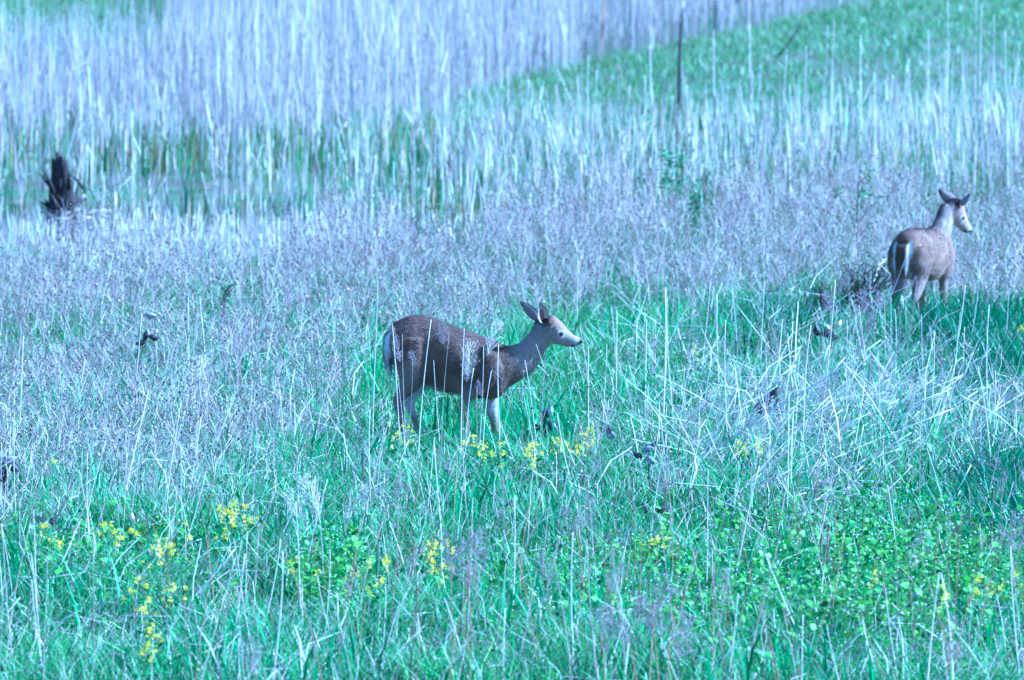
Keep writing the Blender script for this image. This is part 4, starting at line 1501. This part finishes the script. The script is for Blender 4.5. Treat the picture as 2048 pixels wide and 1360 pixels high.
# ------------------------------------------------------------------ dried pod plants
def pod_mesh(L, wd, op, mat, seed):
    """half-open boat-shaped pod with thickness"""
    r_ = random.Random(seed)
    V, T = [], []
    NK, NW = 9, 7
    for layer in (0, 1):
        for i in range(NK):
            t_ = i / (NK - 1)
            rr = wd * .5 * (math.sin(math.pi * (t_ * .94 + .03)) ** .8) * (1 - .25 * t_) + .0015
            rr *= 1 - .12 * layer
            for j in range(NW):
                a_ = -math.pi / 2 + (j / (NW - 1) - .5) * (math.tau - op)
                V.append(Vector((rr * math.cos(a_), rr * math.sin(a_) - 0.03 * L * math.sin(math.pi * t_), L * t_)) + Vector((r_.gauss(0, .0008), r_.gauss(0, .0008), 0)))
    for layer in (0, 1):
        o = layer * NK * NW
        for i in range(NK - 1):
            for j in range(NW - 1):
                a_, b_, c2, d2 = o + i * NW + j, o + i * NW + j + 1, o + (i + 1) * NW + j + 1, o + (i + 1) * NW + j
                T += [(a_, b_, c2), (a_, c2, d2)] if not layer else [(a_, c2, b_), (a_, d2, c2)]
    o = NK * NW
    for i in range(NK - 1):
        for j in (0, NW - 1):
            a_, d2 = i * NW + j, (i + 1) * NW + j
            T += [(a_, d2, d2 + o), (a_, d2 + o, a_ + o)]
    return mesh_np('pod', [tuple(v) for v in V], T, None, mat, True)


POD_D = [pod_mesh(.095, .048, 1.0, M_DARK, s_) for s_ in range(3)]
POD_G = [pod_mesh(.09, .046, 1.4, M_PODIN, 5 + s_) for s_ in range(3)]
POD_P = [pod_mesh(.07, .036, 2.0, M_PODPALE, 9 + s_) for s_ in range(2)]
DARKST = [stalk_mesh(1.0, .03, .02, 1.4, .0045, M_DARK, 110 + s_)[0] for s_ in range(3)]


def pod_plant(u1, v1, tops, pods, label, stem=DARKST):
    """tops: stem ends in pixels; pods: (u, v, mesh, size, direction in the picture plane)"""
    b = ground_at(u1, v1)
    root = empty('dried_pod_plant', b)
    tag(root, label, 'seed pods')
    for (u2, v2) in tops:
        s_ = bpy.data.objects.new('stem', random.choice(stem))
        coll.objects.link(s_)
        s_.parent = root
        tp = tip_at(b, u2, v2)
        L = orient(s_, b, tp)
        s_.scale = (1, 1, L)
    for (u2, v2, me, sz, dx, dz) in pods:
        p_ = bpy.data.objects.new('pod', me)
        coll.objects.link(p_)
        p_.parent = root
        p_.location = tip_at(b, u2, v2) - b
        p_.rotation_mode = 'QUATERNION'
        p_.rotation_quaternion = Vector((dx, -.25, dz)).to_track_quat('Z', 'Y')
        p_.scale = (sz * 1.6, sz * 1.6, sz * 1.35)


pod_plant(262, 850, [(289, 625), (292, 672)], [(290, 629, POD_G[0], .78, 1, -.06), (288, 681, POD_D[0], .7, .35, 1), (293, 676, POD_G[1], .6, .1, 1), (298, 672, POD_D[1], .6, 1, -.3),
                                             (309, 668, POD_P[0], .5, .5, .9), (300, 676, POD_D[2], .6, 1, .05), (290, 682, POD_D[1], .6, -1, -.35)],
          'dark dried pod plant with a flat grey pod on top, in the brush')
pod_plant(1000, 915, [(1090, 845), (1086, 870)], [(1085, 842, POD_D[0], .8, .3, 1), (1090, 855, POD_D[1], .9, .1, -1), (1092, 840, POD_D[2], .85, .2, -1), (1094, 835, POD_G[0], .8, .35, .9),
                                               (1100, 838, POD_G[1], .8, .5, -.7), (1104, 848, POD_G[2], .7, .4, -.9), (1084, 862, POD_D[1], .6, -.6, .6)],
          'cluster of black and grey pods beside the yellow flowers under the doe muzzle')
pod_plant(1495, 905, [(1520, 815), (1540, 800)], [(1510, 815, POD_D[0], 1.0, 1, .45), (1514, 822, POD_D[1], .9, 1, .2), (1520, 800, POD_G[1], .8, 1, .5), (1538, 798, POD_D[2], .9, .5, .6),
                                               (1552, 800, POD_G[0], .8, .3, -1), (1548, 815, POD_D[1], .6, .4, .8)],
          'rounded black pods on a stem among the leaning straw stalks')
pod_plant(1640, 770, [(1645, 672), (1670, 650)], [(1640, 668, POD_D[0], .9, 1, .15), (1655, 675, POD_D[1], .7, 1, .1), (1652, 648, POD_P[0], .8, .6, -.7), (1682, 640, POD_P[1], .8, -.6, -.8),
                                               (1636, 672, POD_D[2], .8, -.2, .8)],
          'dark and pale open pods in the grass by the far doe shadow')
pod_plant(8, 1040, [(8, 930), (4, 960)], [(2, 920, POD_G[0], 1, 1, .15), (10, 915, POD_G[1], .8, -.8, .2), (14, 922, POD_D[0], .9, 1, -.8), (4, 950, POD_D[1], 1, .05, -1), (4, 925, POD_D[2], .9, .2, -1)],
          'drooping dark pods with grey tops on the brush stem furthest from the does')
pod_plant(1225, 930, [(1220, 866)], [(1216, 868, POD_D[0], .6, .1, 1), (1222, 862, POD_G[0], .5, .6, -.8), (1235, 872, POD_D[1], .6, .5, -.5), (1212, 872, POD_G[2], .5, 1, 0)],
          'small dark pods just right of the yellow flowers by the walking doe')
pod_plant(1295, 1010, [(1295, 905), (1305, 915)], [(1285, 900, POD_G[0], .8, 1, .3), (1292, 912, POD_G[1], .8, .8, -.5), (1300, 900, POD_D[0], .6, .5, .7), (1284, 915, POD_D[1], .6, -.6, .4)],
          'ragged grey pod cluster low in the tangled straw')
pod_plant(1300, 1085, [(1318, 1020)], [(1310, 1020, POD_D[0], .8, 1, .2), (1298, 1028, POD_D[2], .7, -.4, .7), (1322, 1022, POD_D[1], .5, .5, -.5)],
          'black split pods in green grass beside tall russet stalks')
pod_plant(1985, 930, [(1985, 866)], [(1980, 866, POD_D[0], .8, 1, .2), (1992, 870, POD_G[1], .6, .7, .3), (1980, 872, POD_D[1], .6, .5, -.4)],
          'dark pods above deep green grass right of the straw tangle')
pod_plant(90, 1120, [(85, 1045)], [(78, 1052, POD_P[0], .9, 1, .2), (88, 1042, POD_D[1], .6, -.8, .4), (74, 1062, POD_P[1], .7, .1, -1), (95, 1050, POD_D[0], .6, .6, .6)],
          'pale papery pods with dark husks at the edge of the brush', BARE)
pod_plant(262, 1110, [(263, 1035)], [(262, 1045, POD_P[0], .7, .1, 1)], 'single pale papery pod between yellow flowers', BARE)
pod_plant(1020, 1090, [(1016, 1018)], [(1012, 1018, POD_D[0], .6, .5, .7), (1018, 1026, POD_D[1], .5, .8, -.3)], 'small black pods in open grass below the pod cluster')


# ------------------------------------------------------------------ saplings coming into leaf
def sapling(u, v, H, seed, label, n=110):
    r_ = random.Random(seed)
    b = ground_at(u, v)
    root = empty('sapling', b)
    tag(root, label, 'sapling')
    Vs, Ts = [], []
    tips = []
    main = [Vector((.03 * math.sin(3 * t_ + seed), .03 * math.cos(2 * t_), H * t_)) for t_ in (0, .2, .4, .6, .8, 1)]
    parts = [tube(main, [.008, .0075, .0065, .0055, .0045, .003])]
    for q in range(13):
        f_ = .2 + .75 * r_.random()
        i_ = int(f_ * 5)
        st = main[i_].lerp(main[min(i_ + 1, 5)], f_ * 5 - i_)
        a_ = r_.random() * math.tau
        L = H * .42 * (1.15 - f_) + .08
        d = Vector((math.cos(a_), math.sin(a_), .6 + .6 * r_.random())).normalized()
        pts = [st, st + d * L * .5 + Vector((0, 0, .02)), st + d * L + Vector((r_.gauss(0, .03), r_.gauss(0, .03), .03))]
        parts.append(tube(pts, [.004, .003, .002]))
        tips += [pts[0].lerp(pts[2], .3 + .7 * r_.random()) for _ in range(n // 13)]
    link('trunk', join_parts('trunk', parts, M_BARK), root)
    V, T = [], []
    for st in tips:
        st = st + Vector((r_.gauss(0, .025), r_.gauss(0, .025), r_.gauss(0, .025)))
        d = Vector((r_.gauss(0, 1), r_.gauss(0, 1), r_.gauss(.2, .6))).normalized()
        sd = d.orthogonal().normalized()
        L = .026 + .03 * r_.random()
        i = len(V)
        V += [st, st + d * L * .5 + sd * L * .28, st + d * L, st + d * L * .5 - sd * L * .28]
        T += [(i, i + 1, i + 2), (i, i + 2, i + 3)]
    link('crown', mesh_np('crown', [tuple(q) for q in V], T, None, M_GLEAF), root)


sapling(1345, 510, .95, 1, 'young sapling with small fresh green leaves in the brush', 420)
sapling(1395, 500, .5, 7, 'low leafy green sapling beside the taller sapling', 160)
sapling(1720, 560, 1.05, 3, 'bare-branched sapling with few green leaves beside the far doe', 170)
sapling(830, 545, .5, 4, 'sparse low sapling where brush meets reeds', 60)
sapling(445, 660, .35, 5, 'small sapling with few leaves in the middle of the brush', 70)


# ------------------------------------------------------------------ far dark stems
def far_stem(u1, v1, u2, v2, rad, mat, label, name='dead_stem', bend=1.2):
    b = ground_at(u1, v1)
    tp = tip_at(b, u2, v2)
    d = tp - b
    me, _ = stalk_mesh(d.z, d.x, 0.02, bend, rad, mat, int(u1))
    o = link(name, me)
    o.location = b
    tag(o, label, 'stem')


far_stem(1356, 232, 1366, 16, .028, M_DARK, 'straight black stake before the green bank')
far_stem(908, 145, 925, 14, .028, M_RUST, 'tilted rust brown stem in front of far reeds')
far_stem(971, 150, 972, 42, .022, M_DARK, 'short thin dark stem next to the tilted rust stem')
far_stem(1203, 115, 1208, -40, .020, M_RUST, 'tall brown stem at the top of the green bank')
far_stem(1066, 132, 1072, 60, .018, M_DARK, 'stubby dark stem where reeds meet the bank')
far_stem(1055, 148, 1050, 85, .016, M_BARK, 'low brown stub where reeds meet the bank')
far_stem(1430, 80, 1432, -20, .016, M_DARK, 'faint dark stem behind the bank crest')
far_stem(1545, 118, 1602, 48, .014, M_DARK, 'curved dark twig arching over the green bank', 'arched_twig', 0.7)
far_stem(378, 300, 376, 235, .022, M_DARK, 'dark broken stem among green reed shoots')
far_stem(114, 14, 132, -8, .02, M_DARK, 'short dark twig on the green corner above the reeds')

# tall single reeds standing against the bank
LR, GR = 'tall pale reed stalk standing against the green bank', 'single reeds before the bank'
REED1 = [stalk_mesh(1.0, random.gauss(0, .03), 0, 1.3, .0075, M_STRAW, 200 + s_)[0] for s_ in range(6)]
REEDL = []
for s_ in range(5):
    r_ = random.Random(300 + s_)
    REEDL.append(join_parts('dry_leaf', [leaf_strip(Vector((0, 0, .15 + .4 * r_.random())), (r_.gauss(0, .35), r_.gauss(0, .35), 1), .4 + .2 * r_.random(), .03, .1 + .3 * r_.random())], M_STRAW))
solo = [(1502, 300, 1500, 50), (1505, 310, 1503, 140), (1722, 300, 1722, 70), (1716, 330, 1718, 180), (1560, 290, 1575, 110), (1605, 310, 1612, 90), (1640, 300, 1655, 50),
        (1658, 320, 1668, 40), (1885, 290, 1890, 100), (1858, 290, 1858, 60), (1893, 280, 1895, 0), (1946, 300, 1952, -10), (1955, 300, 1965, 5), (1985, 290, 1990, 30), (2010, 300, 2012, 60),
        (1820, 310, 1815, 120), (1800, 320, 1815, 130), (1750, 320, 1748, 145), (1770, 330, 1785, 150), (1430, 310, 1428, 60), (1380, 330, 1372, 170), (1330, 330, 1345, 190), (1285, 330, 1290, 150),
        (1250, 330, 1260, 170), (1190, 320, 1195, 140), (1172, 330, 1178, 110), (1110, 320, 1112, 170), (1045, 310, 1060, 160), (1020, 300, 1016, 130), (990, 300, 996, 170), (1310, 320, 1300, 90),
        (1465, 330, 1480, 160), (1535, 340, 1545, 190), (1590, 340, 1580, 170), (1690, 340, 1680, 190), (1845, 330, 1850, 190), (1915, 330, 1925, 150), (2030, 330, 2040, 120), (2000, 340, 2025, 170)]
for (u1, v1, u2, v2) in solo:
    b = ground_at(u1, v1)
    root = empty('tall_reed', b)
    nearest = min([(1360, 'black stake'), (1203, 'tall brown stem'), (1560, 'arching dark twig'), (1060, 'stubby dark stems'), (1720, 'leafy-twigged sapling'), (1900, 'raised ears of the far doe')], key=lambda q: abs(q[0] - u1))[1]
    hw = 'very tall' if v1 - v2 > 215 else ('tall' if v1 - v2 > 165 else 'short')
    tag(root, f'{hw} pale reed against the green bank, towards the {nearest}', 'reed', f'{hw} reeds before the bank, towards the {nearest}')
    s_ = bpy.data.objects.new('stem', random.choice(REED1))
    coll.objects.link(s_)
    s_.parent = root
    L = orient(s_, b, tip_at(b, u2, v2))
    s_.scale = (1, 1, L)
    for q in range(2):
        l_ = bpy.data.objects.new('dry_leaf', random.choice(REEDL))
        coll.objects.link(l_)
        l_.parent = root
        l_.scale = (L * .7, L * .7, L * .7)
        l_.rotation_euler = (0, 0, random.random() * 6)


# ------------------------------------------------------------------ stump and driftwood in the marsh
def lump(name, u, v, wd, H, seed, mat, rag=.35, label='', cat='stump', lean=0.0, dp=1.0):
    b = ground_at(u, v)
    V, T = [], []
    rings = []
    for q in range(16):
        t_ = q / 15
        rr = wd * .5 * (1.15 - .75 * t_ ** 1.3)
        rings.append((Vector((lean * t_, 0, -.05 + (H + .05) * t_)), Vector((rr, 0, 0)), Vector((0, rr * dp, 0))))
    ring_loft(V, T, rings, 22)
    out = []
    for q in V:
        nn = noise.noise(q * 6 + Vector((seed, 0, 0))) + .6 * noise.noise(q * 17 + Vector((0, seed, 0)))
        ax = Vector((lean * max(q.z, 0) / H, 0, q.z))
        out.append(tuple(ax + (q - ax) * (1 + rag * nn) + Vector((0, 0, .06 * nn * H))))
    o = link(name, mesh_np(name, out, T, None, mat, False))
    o.location = b
    return tag(o, label, cat)


def stump(u, v, wd, H, seed, label):
    """decayed trunk: fluted outside, hollow, with a torn splintered rim, plus a skirt of torn bark and roots"""
    r_ = random.Random(seed)
    b = ground_at(u, v)
    N = 34
    flute = [1 + r_.uniform(-.12, .12) for _ in range(N)]
    rim = [H * (.42 + .58 * max(0, math.cos((k - 24) / N * math.tau)) ** .3) * r_.uniform(.90, 1.03) for k in range(N)]
    V, T = [], []
    NR = 9
    for layer in (0, 1):
        for q in range(NR):
            t_ = q / (NR - 1)
            for k in range(N):
                a_ = math.tau * k / N
                rr = wd * .5 * (1.05 - .55 * t_ + .40 * (1 - t_) ** 5) * flute[k] * (.72 if layer else 1) * r_.uniform(.94, 1.06)
                V.append(Vector((rr * math.cos(a_) - .10 * t_ * H, rr * math.sin(a_), -.06 + (rim[k] + .06) * t_)))
    for layer in (0, 1):
        o = layer * NR * N
        for q in range(NR - 1):
            for k in range(N):
                i0, i1 = o + q * N + k, o + q * N + (k + 1) % N
                T += [(i0, i1, i1 + N), (i0, i1 + N, i0 + N)] if not layer else [(i0, i1 + N, i1), (i0, i0 + N, i1 + N)]
    e, f = (NR - 1) * N, (2 * NR - 1) * N
    for k in range(N):
        T += [(e + k, e + (k + 1) % N, f + (k + 1) % N), (e + k, f + (k + 1) % N, f + k)]
    root = empty('rotten_stump', b)
    tag(root, label, 'stump')
    link('trunk', mesh_np('trunk', [tuple(q) for q in V], T, None, M_BARK), root)
    for m_, cnt, nm in ((M_BARK, 26, 'splinters'), (M_TAN, 22, 'matted_litter')):
        parts = []
        for q in range(cnt * 2):
            a_ = r_.random() * math.tau
            rr = wd * r_.uniform(.25, .75)
            if nm == 'splinters':
                st = Vector((rr * .7 * math.cos(a_) - .04, rr * .7 * math.sin(a_), H * r_.uniform(.05, .6)))
                e_ = st + Vector((r_.gauss(-.03, .07), r_.gauss(0, .05), r_.uniform(.08, .28)))
            else:
                st = Vector((rr * math.cos(a_) + .05, -abs(rr * math.sin(a_)), H * r_.uniform(.02, .28)))
                e_ = st + Vector((r_.uniform(.08, .30) * r_.choice((-1, 1)), r_.gauss(0, .06), r_.gauss(.0, .05)))
            parts.append(tube([st, st.lerp(e_, .5) + Vector((0, 0, .015)), e_], [.022, .016, .004]))
        o = link(nm, join_parts(nm, parts, m_), root)


stump(140, 408, .42, .90, 3, 'rotten black splintered stump in the marsh beside dark water')
lump('mud_mound', 195, 425, .55, .20, 8, M_MUD, .5, 'low dark mud mound at the foot of the rotten stump', 'mud mound')
lump('mud_mound', 625, 412, .5, .14, 9, M_MUD, .5, 'flat dark mud mound between broken reeds and green shoots', 'mud mound')


def log(u1, v1, u2, v2, rad, mat, name, label, lift=0.1):
    a_ = ground_at(u1, v1) + Vector((0, 0, rad))
    b_ = tip_at(a_, u2, v2)
    d = b_ - a_
    P = [d * (q / 7) + Vector((0, 0, .03 * math.sin(q * 1.3))) for q in range(8)]
    V, T = tube(P, [rad * (1 - .05 * q + .08 * math.sin(q * 2)) for q in range(8)], 9)
    V = [tuple(Vector(v) * (1 + 0) + Vector((0, 0, .25 * rad * noise.noise(Vector(v) * 14)))) for v in V]
    o = link(name, mesh_np(name, V, T, None, mat, True))
    o.location = a_
    tag(o, label, 'log')


log(1088, 388, 1195, 366, .07, M_BARK, 'fallen_log', 'dark fallen log at the back edge of the brush')
log(975, 372, 1085, 352, .022, M_STRAW, 'fallen_reed_stem', 'thick pale fallen reed stem next to the dark log')
log(105, 412, 170, 392, .03, M_TAN, 'driftwood', 'pale driftwood piece lying under the rotten stump')


# ------------------------------------------------------------------ dark canes added to stand in for the far doe's shadow
def shade_canes(u, v, H, wd, seed, label, n=34):
    """dark bare arching canes, a thing that can be pulled out as one plant"""
    r_ = random.Random(seed)
    b = ground_at(u, v)
    root = empty('shade_canes', b)
    tag(root, label, 'shade_canes')
    main, side = [], []
    for q in range(n):
        a_ = r_.random() * math.tau
        rr = wd * math.sqrt(r_.random())
        tp = Vector((math.cos(a_) * rr, math.sin(a_) * rr, H * r_.uniform(.55, 1.05)))
        md = tp * .55 + Vector((r_.gauss(0, .03), r_.gauss(0, .03), .10 * H))
        main.append(tube([Vector((r_.gauss(0, .06), r_.gauss(0, .06), -.03)), md, tp], [.007, .006, .003], 4))
        for _ in range(6):
            st = md.lerp(tp, r_.random())
            e = st + Vector((r_.gauss(0, .07), r_.gauss(0, .07), r_.gauss(.05, .06)))
            side.append(tube([st, st.lerp(e, .5), e], [.004, .003, .0015], 3))
    link('cane', join_parts('cane', main, M_BARK), root)
    link('twigs', join_parts('twigs', side, M_BARK), root)


shade_canes(1728, 645, .52, .30, 700, 'added dark canes standing in for shadow at the far doe flank', 34)
shade_canes(1660, 668, .38, .24, 701, 'added low dark canes standing in for the tip of the far doe shadow', 22)
